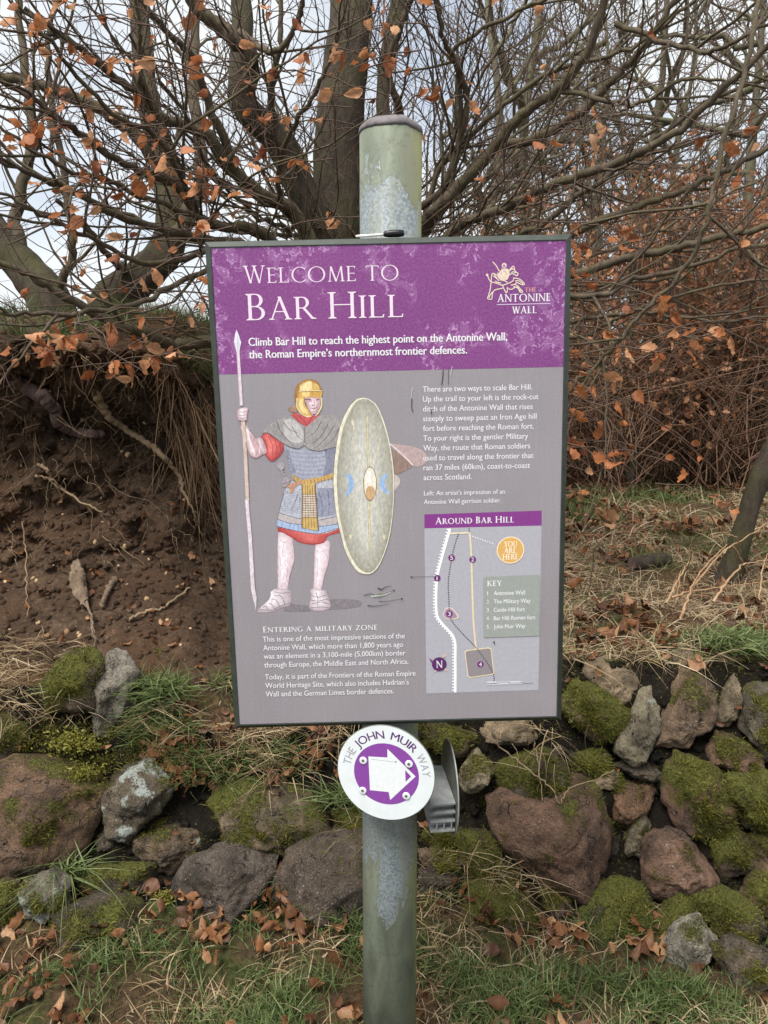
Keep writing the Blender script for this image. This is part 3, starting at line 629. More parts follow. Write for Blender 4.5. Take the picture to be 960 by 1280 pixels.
for i in ti:
    p_, d_ = T.tips[i]; LP.append(p_); LD.append(d_ * .5 + RNG.normal(0, .4, 3) + [0, 0, -.5]); LS.append(RNG.uniform(.035, .055))
LP, LD, LS = map(np.array, (LP, LD, LS))
T.finish(leaves=leaves_mesh('dead_leaves', LP, LD, RNG.uniform(0, 6.28, len(LP)), LS, (.1, 1.2), (-1.1, 1.2), .32))

def mid_tree(name, label, boughs, base, twig=True):
    t = Tree(name, label, base)
    for j, (pts, r0, r1) in enumerate(boughs): t.add(pts, r0, r1, j == 0, True, MID, n=20 if j == 0 else 8, jit=0 if j == 0 else .008)
    return t.finish()
MID = {'levels': 3,
       0: dict(per_m=2.6, len=1.2, n=8, r=.012, tip=.35, ang=(25, 60), wig=.16, sides=5, branch=True, t0=.15),
       1: dict(per_m=3.5, len=.6, n=6, r=.0052, tip=.45, ang=(28, 65), wig=.2, sides=3, branch=False),
       2: dict(per_m=4.5, len=.3, n=4, r=.0028, tip=.5, ang=(30, 65), wig=.25, sides=3, branch=False)}
zb = ground_z(at(135, 385, 5.6).x, 5.6)
mid_tree('leaning_tree', 'leaning tree on the bank top whose trunk curves up to the right beside the board',
         [([Vector((at(120, 400, 5.6).x, 5.6, zb - .2)), (138, 386, 5.6), (170, 352, 5.65), (203, 318, 5.7), (215, 275, 5.8), (206, 205, 5.9), (188, 140, 6.0), (176, 40, 6.2), (170, -80, 6.4)], .16, .06),
          ([(203, 318, 5.7), (238, 265, 5.7), (252, 200, 5.8), (240, 110, 5.9), (250, 0, 6.1)], .07, .03), ([(150, 372, 5.6), (158, 340, 5.5), (146, 330, 5.4), (110, 290, 5.2), (70, 250, 5.0)], .035, .015),
          ([(208, 215, 5.9), (160, 160, 5.8), (110, 130, 5.7), (55, 108, 5.6), (-20, 90, 5.5)], .05, .03)], (at(130, 390, 5.6).x, 5.6, zb))
zb = ground_z(at(75, 390, 5.0).x, 5.0)
mid_tree('leaning_tree', 'stout tree at the left edge leaning up to the left above the earth bank',
         [([Vector((at(85, 400, 5.0).x, 5.0, zb - .2)), (66, 384, 5.0), (34, 340, 5.05), (2, 300, 5.1), (-40, 240, 5.2), (-90, 120, 5.3), (-120, -40, 5.4), (-180, -260, 5.6)], .15, .035),
          ([(34, 340, 5.05), (20, 270, 5.1), (40, 180, 5.2), (30, 80, 5.3), (20, -40, 5.4)], .045, .02), ([(60, 380, 5.0), (90, 320, 4.9), (80, 220, 4.9), (60, 100, 4.9), (70, -20, 5.0)], .03, .014)], (at(80, 395, 5.0).x, 5.0, zb))
bp_ = hit(915, 724)
mid_tree('leaning_tree', 'short mossy brown tree trunk leaning out of the right edge of the clearing',
         [([bp_ + Vector((-.06, 0, -.1)), (913, 712, bp_.y), (928, 660, bp_.y), (948, 605, bp_.y + .02), (985, 530, bp_.y + .05), (1040, 430, bp_.y + .1), (1080, 300, bp_.y + .2), (1100, 150, bp_.y + .3), (1150, -60, bp_.y + .5), (1170, -300, bp_.y + .7)], .058, .018)], tuple(bp_))

# woodland trees behind the wall: four kinds, copied
FAR = {'levels': 3, 'keep': False,
       0: dict(per_m=2.2, len=1.6, n=8, r=.016, tip=.35, ang=(28, 65), wig=.15, sides=4, branch=True, t0=.1),
       1: dict(per_m=3.2, len=.8, n=5, r=.007, tip=.45, ang=(28, 65), wig=.2, sides=3, branch=False),
       2: dict(per_m=3.4, len=.4, n=4, r=.0042, tip=.5, ang=(30, 65), wig=.25, sides=3, branch=False)}
protos = []
for v in range(4):
    t = Tree('woodland_tree', 'bare leafless tree standing among others in the wood beyond the wall', (0, 0, 0), 'bare trees of the woodland beyond the wall')
    h = [7.5, 8, 6, 9.5][v]; r = [.09, .13, .10, .11][v]
    P = np.array([[.25 * mn.noise(Vector((v * 9, z * .35, 1))) * z * .35, .25 * mn.noise(Vector((v * 9, z * .35, 7))) * z * .35, z] for z in np.linspace(-.3, h, 14)]); R = np.linspace(r, r * .2, 14); t.tr.add(P, R, 8)
    grow(P, R, 1, (t.br, t.tw, t.tips), FAR)
    for q in range([9, 10, 12, 12][v]):
        z = RNG.uniform(.18 if v == 2 else .25, .95) * h; az = RNG.uniform(0, 6.28); el = RNG.uniform(.3, 1.0) if v != 2 else RNG.uniform(-.1, .5); ln = RNG.uniform(1.4, 3.0) * (1.2 - .6 * z / h)
        b0 = np.array([np.interp(z, P[:, 2], P[:, 0]), np.interp(z, P[:, 2], P[:, 1]), z]); dd = np.array([math.cos(az) * math.cos(el), math.sin(az) * math.cos(el), math.sin(el)])
        B = np.array([b0 + dd * ln * s + np.array([0, 0, .25 * s * s * ln * (1 if v != 2 else -.3)]) + RNG.normal(0, .03, 3) * (s > 0) for s in np.linspace(0, 1, 9)]); r_ = np.linspace(r * .42, .012, 9)
        t.br.add(B, r_, 6); grow(B, r_, 0, (t.br, t.tw, t.tips), FAR)
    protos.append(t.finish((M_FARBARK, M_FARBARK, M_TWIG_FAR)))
def copy_thing(o, loc, rz, sc=1.0):
    c = o.copy(); COL.objects.link(c); c.location = loc; c.rotation_euler = (0, 0, rz); c.scale = (sc, sc, sc)
    for ch in o.children:
        k = ch.copy(); COL.objects.link(k); k.parent = c
    return c
FT = [(600, 8.5), (655, 10), (738, 11), (805, 13), (838, 9.2), (885, 11.5), (915, 8.6), (945, 13), (1010, 10), (560, 14), (630, 15), (720, 16), (790, 18), (870, 17), (930, 19), (1060, 8), (690, 20), (830, 22), (1130, 10), (1210, 13), (1320, 9), (1420, 12), (1530, 15), (1180, 17)]
used = set()
for i, (px, Y) in enumerate(FT):
    v = i % 4; x = (px - 480) / FPX * Y; loc = (x, Y, ground_z(x, Y)); rz = RNG.uniform(0, 6.28); sc = RNG.uniform(.7, 1.0)
    if v not in used: o = protos[v]; o.location = loc; o.rotation_euler = (0, 0, rz); o.scale = (sc,) * 3; used.add(v)
    else: copy_thing(protos[v], loc, rz, sc)
# copper-leaved beech shrubs and the brown thicket
def shrub(px, Y, h, nleaf, label):
    x = (px - 480) / FPX * Y; z = ground_z(x, Y); t = Tree('beech_shrub', label, (x, Y, z), 'copper leaved beech shrubs beyond the wall', 'shrub')
    for q in range(9):
        az = RNG.uniform(0, 6.28); sp = RNG.uniform(.1, .5) * h
        P = np.array([[x + math.cos(az) * sp * s ** 1.3, Y + math.sin(az) * sp * s ** 1.3, z + h * s * RNG.uniform(.96, 1.04)] for s in np.linspace(0, 1, 9)]); R = np.linspace(.02, .005, 9); t.br.add(P, R, 5); grow(P, R, 0, (t.br, t.tw, t.tips), SHR, .1)
    k = RNG.choice(len(t.tips), min(nleaf, len(t.tips)), False); P = np.array([t.tips[i][0] for i in k]); D = np.array([t.tips[i][1] for i in k]) * .5 + RNG.normal(0, .4, (len(k), 3)) + [0, 0, -.5]
    P = np.vstack([P, P + RNG.normal(0, .05, P.shape)]); D = np.vstack([D, RNG.normal(0, .6, D.shape) + [0, 0, -.4]])
    me = leaves_mesh('dead_leaves', P, D, RNG.uniform(0, 6.28, len(P)), RNG.uniform(.045, .075, len(P)), (.1, .7), (-.6, .7), .3)
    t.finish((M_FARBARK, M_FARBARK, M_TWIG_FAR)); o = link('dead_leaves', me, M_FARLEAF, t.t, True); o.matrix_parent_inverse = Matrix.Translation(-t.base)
SHR = {'levels': 3, 'keep': False,
       0: dict(per_m=5, len=.8, n=6, r=.008, tip=.4, ang=(25, 60), wig=.16, sides=4, branch=True), 1: dict(per_m=8, len=.4, n=5, r=.004, tip=.5, ang=(30, 65), wig=.2, sides=3), 2: dict(per_m=10, len=.2, n=3, r=.0025, tip=.6, ang=(30, 65), wig=.2, sides=3)}
shrub(790, 6.6, 2.2, 1500, 'coppery beech shrub nearest the right side of the board'); shrub(880, 7.2, 2.3, 1500, 'coppery beech shrub between the slim trunks on the right'); shrub(720, 7.6, 2.0, 1100, 'coppery beech shrub half hidden by the board edge')
shrub(960, 6.6, 2.0, 1000, 'coppery beech shrub above the leaning mossy trunk'); shrub(840, 9.5, 2.6, 1300, 'coppery beech shrub farthest back in the wood')
tb = Tubes()
for q in range(5400):
    u_ = RNG.uniform(.15, 1.45); Y = 6.1 + 1.3 * mn.noise(Vector((u_ * 9, 0, 0))) + RNG.exponential(2.6); x = u_ * Y * .62; z = ground_z(x, Y); h = RNG.uniform(.4, 1.9); az = RNG.uniform(0, 6.28); le = RNG.uniform(.1, 1.7) * h; z += RNG.uniform(0, .5)
    s = np.linspace(0, 1, 5); P = np.stack([x + math.cos(az) * le * s ** 1.4, Y + math.sin(az) * le * s ** 1.4, z + h * (s - .35 * s ** 2 * RNG.uniform(0, 1.6))], 1); P[1:] += RNG.normal(0, .075, (4, 3)); tb.add(P, np.linspace(RNG.uniform(.003, .007), .0018, 5), 3)
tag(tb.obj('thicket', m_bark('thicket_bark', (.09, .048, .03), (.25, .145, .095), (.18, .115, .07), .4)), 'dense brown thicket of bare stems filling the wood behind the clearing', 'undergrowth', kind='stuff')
# ------------------------------------------------------------------ roots and litter in the bank
M_ROOT = m_bark('root_bark', (.05, .03, .027), (.15, .10, .088), (.11, .08, .06), .2); M_PALE = m_bark('pale_root', (.16, .105, .06), (.36, .26, .165), (.2, .15, .09), .2)
M_WOODPALE = m_bark('splintered_wood', (.07, .045, .028), (.24, .18, .125), (.14, .10, .06), .4)
bc = lambda x, y: (x / 2.56, 360 + y / 2.56)
def surf(px, py, out_=.03):
    h = hit(px, py); return Vector((h.x, h.y - out_, h.z))
def root(pts, r0, r1, label, mat, out_=.03, sides=10, n=8, jit=.003, kind='root'):
    V = [surf(*bc(x, y), out_) for x, y in pts]; base = V[0]; P, R = limb(V, r0, r1, n, jit); R = R * (1 + RNG.normal(0, .02, len(R))); tb = Tubes(); tb.add(P - np.array(base), R, sides)
    o = tb.obj(kind, mat); o.location = base; tag(o, label, kind); return o
root([(60, 285), (95, 312), (150, 345), (188, 380), (206, 430), (250, 456), (300, 466), (340, 462)], .030, .018, 'thick purplish brown root bending across the earth bank', M_ROOT, .05)
root([(322, 338), (345, 375), (372, 418), (420, 452), (480, 490), (530, 530), (556, 556)], .016, .010, 'pale bare root slanting down the bank towards the board', M_PALE, .06)
root([(136, 560), (165, 580), (190, 622), (260, 672), (330, 708), (352, 720)], .0065, .003, 'thin tan rootlet with a fork on the bank face', M_PALE, .04, 6)
root([(130, 600), (180, 612), (230, 650), (262, 672)], .004, .002, 'hair thin rootlet joining the tan forked rootlet', M_PALE, .04, 5)
root([(556, 556), (585, 590), (600, 640), (630, 700), (640, 752)], .009, .002, 'frayed pale root end hanging beside the board', M_PALE, .07, 7)
root([(418, 1056), (470, 1030), (520, 1020), (575, 985), (612, 955)], .006, .0035, 'small bent twig lying on the loose soil', M_PALE, .02, 6, kind='twig')
root([(92, 740), (100, 820), (103, 920), (108, 1040)], .003, .0012, 'long hair root hanging straight down the bank', M_PALE, .05, 5)
root([(380, 920), (365, 950), (350, 985), (340, 1010)], .012, .006, 'broken pale root stub right of the splintered one', M_WOODPALE, .05, 8)
P = [surf(*bc(x, y), .06) for x, y in ((262, 862), (266, 900), (280, 960), (300, 1010), (314, 1060), (320, 1130))]
Q, R = limb(P, .03, .006, 6, .002); R = np.interp(np.linspace(0, 1, len(Q)), [0, .15, .42, .55, 1], [.012, .028, .026, .011, .004]); tb = Tubes(); Q0 = Q - np.array(P[0])
for q in range(7):
    a_ = q * .9; sl = slice(0 if q < 4 else 6, len(Q) if q < 2 else len(Q) - 9 - q); k_ = np.array([math.cos(a_), math.sin(a_), 0]) * (R[sl, None] * .55)
    tb.add(Q0[sl] + k_ + RNG.normal(0, .0025, Q0[sl].shape), R[sl] * RNG.uniform(.35, .62) * (1 + RNG.normal(0, .14, len(R[sl]))), 6)
o = tb.obj('root', M_WOODPALE); o.location = P[0]; tag(o, 'fat splintered pale root stump hanging from the bank', 'root')
# fine rootlets: a mat nobody could count
tb = Tubes(); m_face = lambda X, s, Y, z: (X < -.5) & (X > -3) & (s > 6.2) & (s < 10.4)
PT, NN = scatter(760, m_face)
for p_ in PT:
    ln = RNG.uniform(.04, .22); d_ = np.array([RNG.normal(0, .5), -.35, -RNG.uniform(.3, 1)]); s = np.linspace(0, 1, 6)[:, None]; W = p_ + d_ * ln * s + RNG.normal(0, .006, (6, 3)) + np.array([0, -.012, 0]); tb.add(W, np.linspace(RNG.uniform(.0008, .0020), .0005, 6), 3)
tag(tb.obj('rootlets', M_PALE), 'mat of fine hanging rootlets over the bare earth bank', 'rootlets', kind='stuff')
# clods and stone chips in the soil
def clods(n, cond, name, mat, lo, hi, label, cat):
    P, N = scatter(n, cond); bm = bmesh.new(); bmesh.ops.create_icosphere(bm, subdivisions=2, radius=1); t = np.array([v.co[:] for v in bm.verts]); f = np.array([[v.index for v in q.verts] for q in bm.faces]); bm.free()
    VV = []
    for i, p_ in enumerate(P):
        sc = RNG.uniform(lo, hi) * RNG.uniform(.6, 1.3, 3); o_ = RNG.uniform(0, 99); a = RNG.uniform(0, 6.28); nz = np.array([1 + .6 * mn.noise(Vector(q) * 1.1 + Vector((o_, 0, 0))) + .45 * mn.noise(Vector(q) * 2.6 + Vector((o_, 5, 0))) for q in t])[:, None]
        q = t * nz * sc; VV.append(np.stack([q[:, 0] * math.cos(a) - q[:, 1] * math.sin(a), q[:, 0] * math.sin(a) + q[:, 1] * math.cos(a), q[:, 2]], 1) + p_)
    F = (f[None] + (np.arange(n) * len(t))[:, None, None]).reshape(-1, 3); return tag(link(name, np_mesh(name, np.vstack(VV), F), mat, None, False), label, cat, kind='stuff')
clods(5000, lambda X, s, Y, z: (X < -.42) & (X > -3.4) & (s > 4.8) & (s < 10.6), 'clods', M_SOIL, .003, .015, 'crumbly clods of brown earth on the bank and its foot', 'soil')
clods(90, lambda X, s, Y, z: (X < -.45) & (X > -1.6) & (s > 5.0) & (s < 10.0), 'stone_chips', m_flat('chip', (168, 140, 108), .9, .2, 0, .3, 50), .004, .011, 'pale stone chips in the earth bank', 'stones')
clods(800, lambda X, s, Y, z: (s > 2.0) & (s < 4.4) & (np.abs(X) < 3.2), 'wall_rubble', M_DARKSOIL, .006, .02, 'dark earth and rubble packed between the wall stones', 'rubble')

# ------------------------------------------------------------------ moss on the stones
MP, MN = np.array(MOSS_P), np.array(MOSS_N)
k = RNG.choice(len(MP), min(len(MP) * 3, 130000)); u_ = RNG.normal(0, .0045, (len(k), 3)); P = MP[k] + u_
def moss_blades(P, N, name, label, lo=.006, hi=.016):
    N = N / np.linalg.norm(N, axis=1, keepdims=True) + RNG.normal(0, .45, N.shape); cl = np.array([mn.noise(Vector(p_) * 16) for p_ in P])
    me = blades_mesh(name, P - N * .003, N, RNG.uniform(lo, hi, len(P)), RNG.uniform(.0009, .0018, len(P)), RNG.uniform(.1, .8, len(P)), np.clip(.42 + .55 * cl + RNG.normal(0, .14, len(P)), 0, 1), 2)
    return tag(link(name, me, M_MOSS), label, 'moss', kind='stuff')
moss_blades(P, MN[k], 'moss', 'cushions of green moss growing on the wall stones')
wm = lambda C: np.array([max(0., mn.noise(Vector(c) * 5 + Vector((3, 1, 8))) + .30) for c in C])
PW, NW = scatter(62000, lambda X, s, Y, z: (s > 2.0) & (s < 4.3) & (np.abs(X) < 3.0), wm); moss_blades(PW, NW + [0, -.3, .3], 'moss', 'low green moss on the earth between the wall stones', .006, .014)
# moss sheet over the ledge above the left boulder
PM = []
for q in range(5200):
    px, py = RNG.uniform(-5, 215), RNG.uniform(898, 968)
    if mn.noise(Vector((px * .03, py * .05, 4))) + .25 < 0: continue
    h = hit(px, py); PM.append(np.array(h) + [RNG.normal(0, .01), -RNG.uniform(.0, .05), RNG.normal(0, .008)])
PM = np.array(PM); moss_blades(PM, np.tile([0, -.6, .7], (len(PM), 1)), 'moss', 'dark moss sheet on the ledge above the big left boulder', .008, .018)
# bright foliose lichen tufts
for (px, py, n, r) in ((100, 918, 900, .06), (620, 1168, 1700, .075), (112, 955, 500, .05), (215, 1105, 250, .03)):
    h = hit(px, py); C0 = np.array(h) + [0, -.06, .0]
    if px == 620: C0 = np.array(at(px, py, 1.98))
    P = C0 + RNG.normal(0, 1, (n, 3)) * [r * .6, r * .25, r * .28]; N = np.tile([0, -.5, .8], (n, 1)) + RNG.normal(0, .6, (n, 3))
    me = blades_mesh('moss', P, N, RNG.uniform(.006, .013, n), RNG.uniform(.002, .0036, n), RNG.uniform(.3, 1, n), RNG.uniform(.7, 1, n), 2); tag(link('moss', me, M_MOSS), {100: 'yellow green moss tuft on the left boulder ledge', 620: 'pale green moss cushion right of the post foot', 112: 'lower moss tuft on the left boulder', 215: 'tiny moss tuft between grass and low left stones'}[px], 'moss', kind='stuff')

# ------------------------------------------------------------------ grass
def nz2(C, s, o): return np.array([mn.noise(Vector((c[0] * s + o, c[1] * s, c[2] * s))) for c in C])
def turf(n, cond, hl, hh, label, mat, tint, wid=(.0011, .0024), droop=(.15, .9), dens=None, lean=(0, -.15, 1), spread=.35, name='grass', cat='grass'):
    P, N = scatter(n, cond, dens); D = np.array(lean)[None] + RNG.normal(0, spread, P.shape); D[:, 2] = np.abs(D[:, 2]) if lean[2] > 0 else D[:, 2]
    tt = np.clip(tint + .3 * nz2(P, 6, 2) + RNG.normal(0, .2, n), 0, 1)
    me = blades_mesh(name, P - [0, 0, .004], D, RNG.uniform(hl, hh, n) * (1 + .4 * nz2(P, 4, 9)), RNG.uniform(*wid, n), RNG.uniform(*droop, n), tt, 4)
    return tag(link(name, me, mat), label, cat, kind='stuff')
clump = lambda sc, o, b: (lambda C: np.clip(nz2(C, sc, o) + b, 0.02, 1) ** 1.6)
FRONT = lambda X, s, Y, z: (s > 1.0) & (s < 2.25) & (np.abs(X) < 3.4) & (Y > 1.35)
turf(56000, FRONT, .02, .085, 'green grass in front of the stone wall', M_GRASS, .5, dens=clump(5.5, 4, .22))
turf(8400, FRONT, .03, .10, 'straw coloured dead grass at the foot of the wall', M_STRAW, .45, dens=clump(4.5, 14, .15), droop=(.4, 1.3), spread=.6)
SLOPE = lambda X, s, Y, z: (s > 3.5) & (s < 4.85 + np.clip((X + .6) * 2.2, -.3, .9)) & (X < -.12) & (X > -.80)
turf(4600, SLOPE, .03, .10, 'tufted green grass on the slope below the board', M_GRASS, .6, dens=clump(7, 3, .15), lean=(0, -.6, .7))
turf(1300, SLOPE, .04, .11, 'dry grass trailing over the slope below the board', M_STRAW, .5, dens=clump(6, 22, .15), lean=(.1, -.7, .4), droop=(.5, 1.4), spread=.55)
turf(2600, lambda X, s, Y, z: (s > 3.7) & (s < 5.2) & (X < -.95) & (X > -3.4), .05, .12, 'dry grass wisps beside the top stones on the left', M_STRAW, .4, lean=(0, -.6, .5), droop=(.5, 1.3), spread=.6)
TOPR = lambda X, s, Y, z: (s > 4.1) & (s < 8.6) & (X > -.15) & (X < 4.2)
turf(19000, TOPR, .05, .15, 'straw coloured matted grass along the wall top', M_STRAW, .62, dens=lambda C: clump(3, 7, .3)(C) / (np.maximum(C[:, 1], 1) ** 1.2), droop=(.6, 1.6), spread=.8)
turf(3800, TOPR, .04, .10, 'green grass tufts along the wall top', M_GRASS, .62, dens=lambda C: clump(3.4, 31, .0)(C) / (np.maximum(C[:, 1], 1) ** 1.2))
FARG = lambda X, s, Y, z: (s > 8.0) & (s < 14.0) & (X > -.45) & (X < 9)
turf(19000, FARG, .07, .26, 'straw grass over the clearing floor', M_STRAW, .58, wid=(.002, .004), dens=lambda C: clump(1.3, 5, .25)(C) / np.maximum(C[:, 1], 1), droop=(.5, 1.5), spread=.7)
turf(16000, FARG, .05, .14, 'green grass patches in the clearing', M_GRASS, .48, wid=(.002, .004), dens=lambda C: clump(1.1, 41, .12)(C) / np.maximum(C[:, 1], 1))
# bright tuft on the wall top at right, small tufts on the left stones
for (px, py, n, hgt, label) in ((905, 800, 1300, .08, 'bright green grassy tuft on the wall top at right'), (92, 1085, 110, .17, 'drooping green grass clump growing from the left stones'), (205, 860, 320, .13, 'green grass tuft beside the upright grey stone'), (85, 858, 30, .10, 'few broad green blades on the soil at left'), (430, 990, 160, .10, 'green grass tuft just left of the waymarker')):
    h = hit(px, py); sp = {905: .07, 92: .025, 205: .05, 85: .02, 430: .04}[px]; n_ = n; P = np.array(h) + RNG.normal(0, 1, (n_, 3)) * [sp, sp * .5, sp * .15] + [0, -.04, 0]
    D = np.array([[0, -.5, .9]]) + RNG.normal(0, .5, (n_, 3)); me = blades_mesh('grass', P, D, RNG.uniform(.5, 1.1, n_) * hgt, RNG.uniform(.0014, .003, n_), RNG.uniform(.4, 1.5 if px == 92 else 1.0, n_), np.clip(RNG.normal(.62, .2, n_), 0, 1)); tag(link('grass', me, M_GRASS), label, 'grass', kind='stuff')
for (px, py, n, hgt, label) in ((625, 1085, 190, .14, 'dry straw hanging over the wall stones right of the post'), (665, 905, 60, .11, 'dry wisps hanging over the wall under the board corner'), (470, 1010, 70, .10, 'straw hanging over the slab left of the post'), (30, 850, 120, .10, 'dry grass wisps at the left end of the wall top'), (570, 1150, 160, .09, 'straw tuft at the wall foot just right of the post')):
    P = []
    for q in range(n):
        h = hit(px + RNG.normal(0, 22), py + RNG.normal(0, 26)); P.append(np.array(h) + [0, -.05 - RNG.random() * .05, 0])
    D = np.array([[0, -.5, -.1]]) + RNG.normal(0, .6, (n, 3)); me = blades_mesh('grass', np.array(P), D, RNG.uniform(.4, 1.1, n) * hgt, RNG.uniform(.0009, .0018, n), RNG.uniform(.4, 1.5, n), np.clip(RNG.normal(.5, .25, n), 0, 1)); tag(link('grass', me, M_STRAW), label, 'dead grass', kind='stuff')
# bank top
LIP = lambda X, s, Y, z: (s > 10.15) & (s < 12.6) & (X > -4) & (X < -.5)
turf(12000, LIP, .05, .14, 'green grass on the crest of the earth bank', M_GRASS, .42, dens=clump(4, 17, .15), lean=(0, -.35, .8))
turf(3400, LIP, .05, .14, 'dead grass fringing the crest of the earth bank', M_HANG, .45, dens=clump(4, 27, .2), lean=(0, -.7, .2), droop=(.5, 1.5), spread=.6)
turf(220, lambda X, s, Y, z: (s > 9.3) & (s < 10.4) & (X > -2) & (X < -.66), .06, .20, 'dead grass hanging under the bank crest', M_HANG, .3, lean=(0, -.45, -.9), droop=(.05, .4), spread=.35)
# curtain of hanging dead grass at the bank's right end
n_ = 210; tb = []; P0, D0, H0 = [], [], []
for q in range(n_):
    px = RNG.triangular(192, 262, 268); py = RNG.uniform(430, 540) + (px - 196) * 1.0; h = hit(px, py)
    if h is None or h.y > 3.9: continue
    P0.append(np.array(h) + [0, -.02 - RNG.random() * .05, 0]); D0.append([RNG.normal(.26, .3), RNG.normal(-.2, .25), -1]); H0.append(RNG.uniform(.06, .34) if RNG.random() < .8 else RNG.uniform(.3, .5))
me = blades_mesh('grass', np.array(P0), np.array(D0), np.array(H0), RNG.uniform(.0010, .0022, len(P0)), RNG.uniform(-.7, .7, len(P0)), np.clip(RNG.normal(.55, .3, len(P0)), 0, 1), 6); tag(link('grass', me, M_HANG), 'long curtain of dead grass hanging off the end of the bank', 'dead grass', kind='stuff')

# ------------------------------------------------------------------ fallen leaves, twigs, small ground objects
def litter(n, cond, label, lo=.035, hi=.07, dens=None, lift=.012):
    P, N = scatter(n, cond, dens); D = RNG.normal(0, 1, (n, 3)); D -= N * (D * N).sum(1, keepdims=True) * .85
    tt = np.clip(RNG.beta(1.3, 2.2, n), 0, 1); me = leaves_mesh('fallen_leaves', P + N * RNG.uniform(.0, lift, (n, 1)) + [0, 0, .006], D, RNG.normal(0, .7, n), RNG.uniform(lo, hi, n) * RNG.uniform(.7, 1.1, n), (.1, 1.2), (-1.2, 1.2), .33, tt)
    return tag(link('fallen_leaves', me, M_LITTER, None, True), label, 'fallen leaves', kind='stuff')
litter(1750, FRONT, 'brown beech leaves lying in the grass in front of the wall', dens=clump(3.2, 55, .34), lift=.045)
litter(330, SLOPE, 'brown leaves caught on the grassy slope below the board', .035, .06, clump(6, 66, .15), .04)
litter(1400, TOPR, 'fallen leaves scattered along the wall top', dens=lambda C: clump(3, 76, .3)(C) / np.maximum(C[:, 1], 1), lift=.05)
litter(6600, FARG, 'carpet of fallen leaves over the clearing floor', .05, .09, lambda C: clump(1.2, 86, .35)(C) / np.maximum(C[:, 1], 1), .08)
litter(45, lambda X, s, Y, z: (s > 2.1) & (s < 4.2) & (np.abs(X) < 1.4), 'odd dead leaves caught between the wall stones', .03, .05, None, .06)
litter(120, lambda X, s, Y, z: (s > 4.8) & (s < 7.4) & (X < -.45) & (X > -1.6), 'dead leaves on the loose soil of the bank', .025, .05, None, .01)
tb = Tubes()
for cond, n in ((TOPR, 60), (FARG, 130), (FRONT, 16)):
    P, N = scatter(n, cond)
    for p_ in P:
        a = RNG.uniform(0, 6.28); ln = RNG.uniform(.08, .4); s = np.linspace(0, 1, 6)[:, None]; tb.add(p_ + np.array([math.cos(a), math.sin(a) * .7, RNG.uniform(0, .3)]) * ln * s + [0, 0, .01] + RNG.normal(0, .006, (6, 3)), np.linspace(RNG.uniform(.0015, .004), .0012, 6), 4)
tag(tb.obj('fallen_twigs', M_TWIG), 'loose twigs lying among the fallen leaves', 'twigs', kind='stuff')
# bracken stalks
cr = lambda x, y: (690 + x / 2.56, 360 + y / 2.56)
ST = [[(400, 1090), (425, 1020), (450, 960), (540, 850), (620, 800), (700, 745)], [(405, 1085), (432, 1000), (455, 940), (500, 880), (560, 820)], [(365, 1010), (390, 960), (412, 920), (435, 880), (452, 848)], [(515, 1005), (560, 940), (605, 890), (650, 876), (720, 866)], [(380, 990), (440, 972), (520, 960), (600, 950), (710, 936)], [(545, 850), (580, 830), (620, 900), (640, 960)], [(500, 720), (545, 780), (590, 800), (605, 850)], [(400, 1010), (405, 960), (412, 905)], [(345, 1015), (352, 1060), (366, 1140)], [(665, 1000), (672, 900), (690, 850)], [(440, 800), (448, 850), (430, 900), (415, 930)]]
tb = Tubes(); h = hit(*cr(400, 1092)); yb = h.y
br = thing('bracken', 'dead tan bracken stalks arching over the wall top at right', 'bracken', tuple(h))
for q, pts in enumerate(ST):
    P, R = limb([(*cr(x, y), yb + .05 + .02 * q + .10 * i) for i, (x, y) in enumerate(pts)], .0050 if q < 5 else .0034, .0018, 6, .002); tb = Tubes(); tb.add(P - np.array(h), R, 6); tb.obj('stalk', m_bark('bracken_stalk', (.26, .15, .075), (.50, .33, .19), (.4, .26, .14), .3) if q == 0 else bpy.data.materials['bracken_stalk'], br)
# trailing bramble stems over the wall
for pts, lab in (([(608, 920), (640, 945), (668, 968), (690, 985), (700, 1005), (712, 985), (745, 975), (768, 962)], 'thin bare bramble stem trailing over the big boulder'), ([(670, 935), (674, 965), (678, 1000)], 'short bare stem dangling over the big boulder'), ([(725, 770), (738, 730), (742, 690), (756, 672)], 'bent grey stem standing up beside the dark log')):
    yy = [face_depth(x, max(y, 905)) - .10 for x, y in pts] if 'boulder' in lab else [hit(725, 772).y - .02] * len(pts)
    P, R = limb([(x, y, min(Y_, 2.15) if 'boulder' in lab else Y_) for (x, y), Y_ in zip(pts, yy)], .0024, .0014, 6, .002); tb = Tubes(); tb.add(P - P[0], R, 5); o = tb.obj('bramble_stem', M_PALE if 'boulder' in lab else M_TWIG); o.location = P[0]; tag(o, lab, 'bramble')
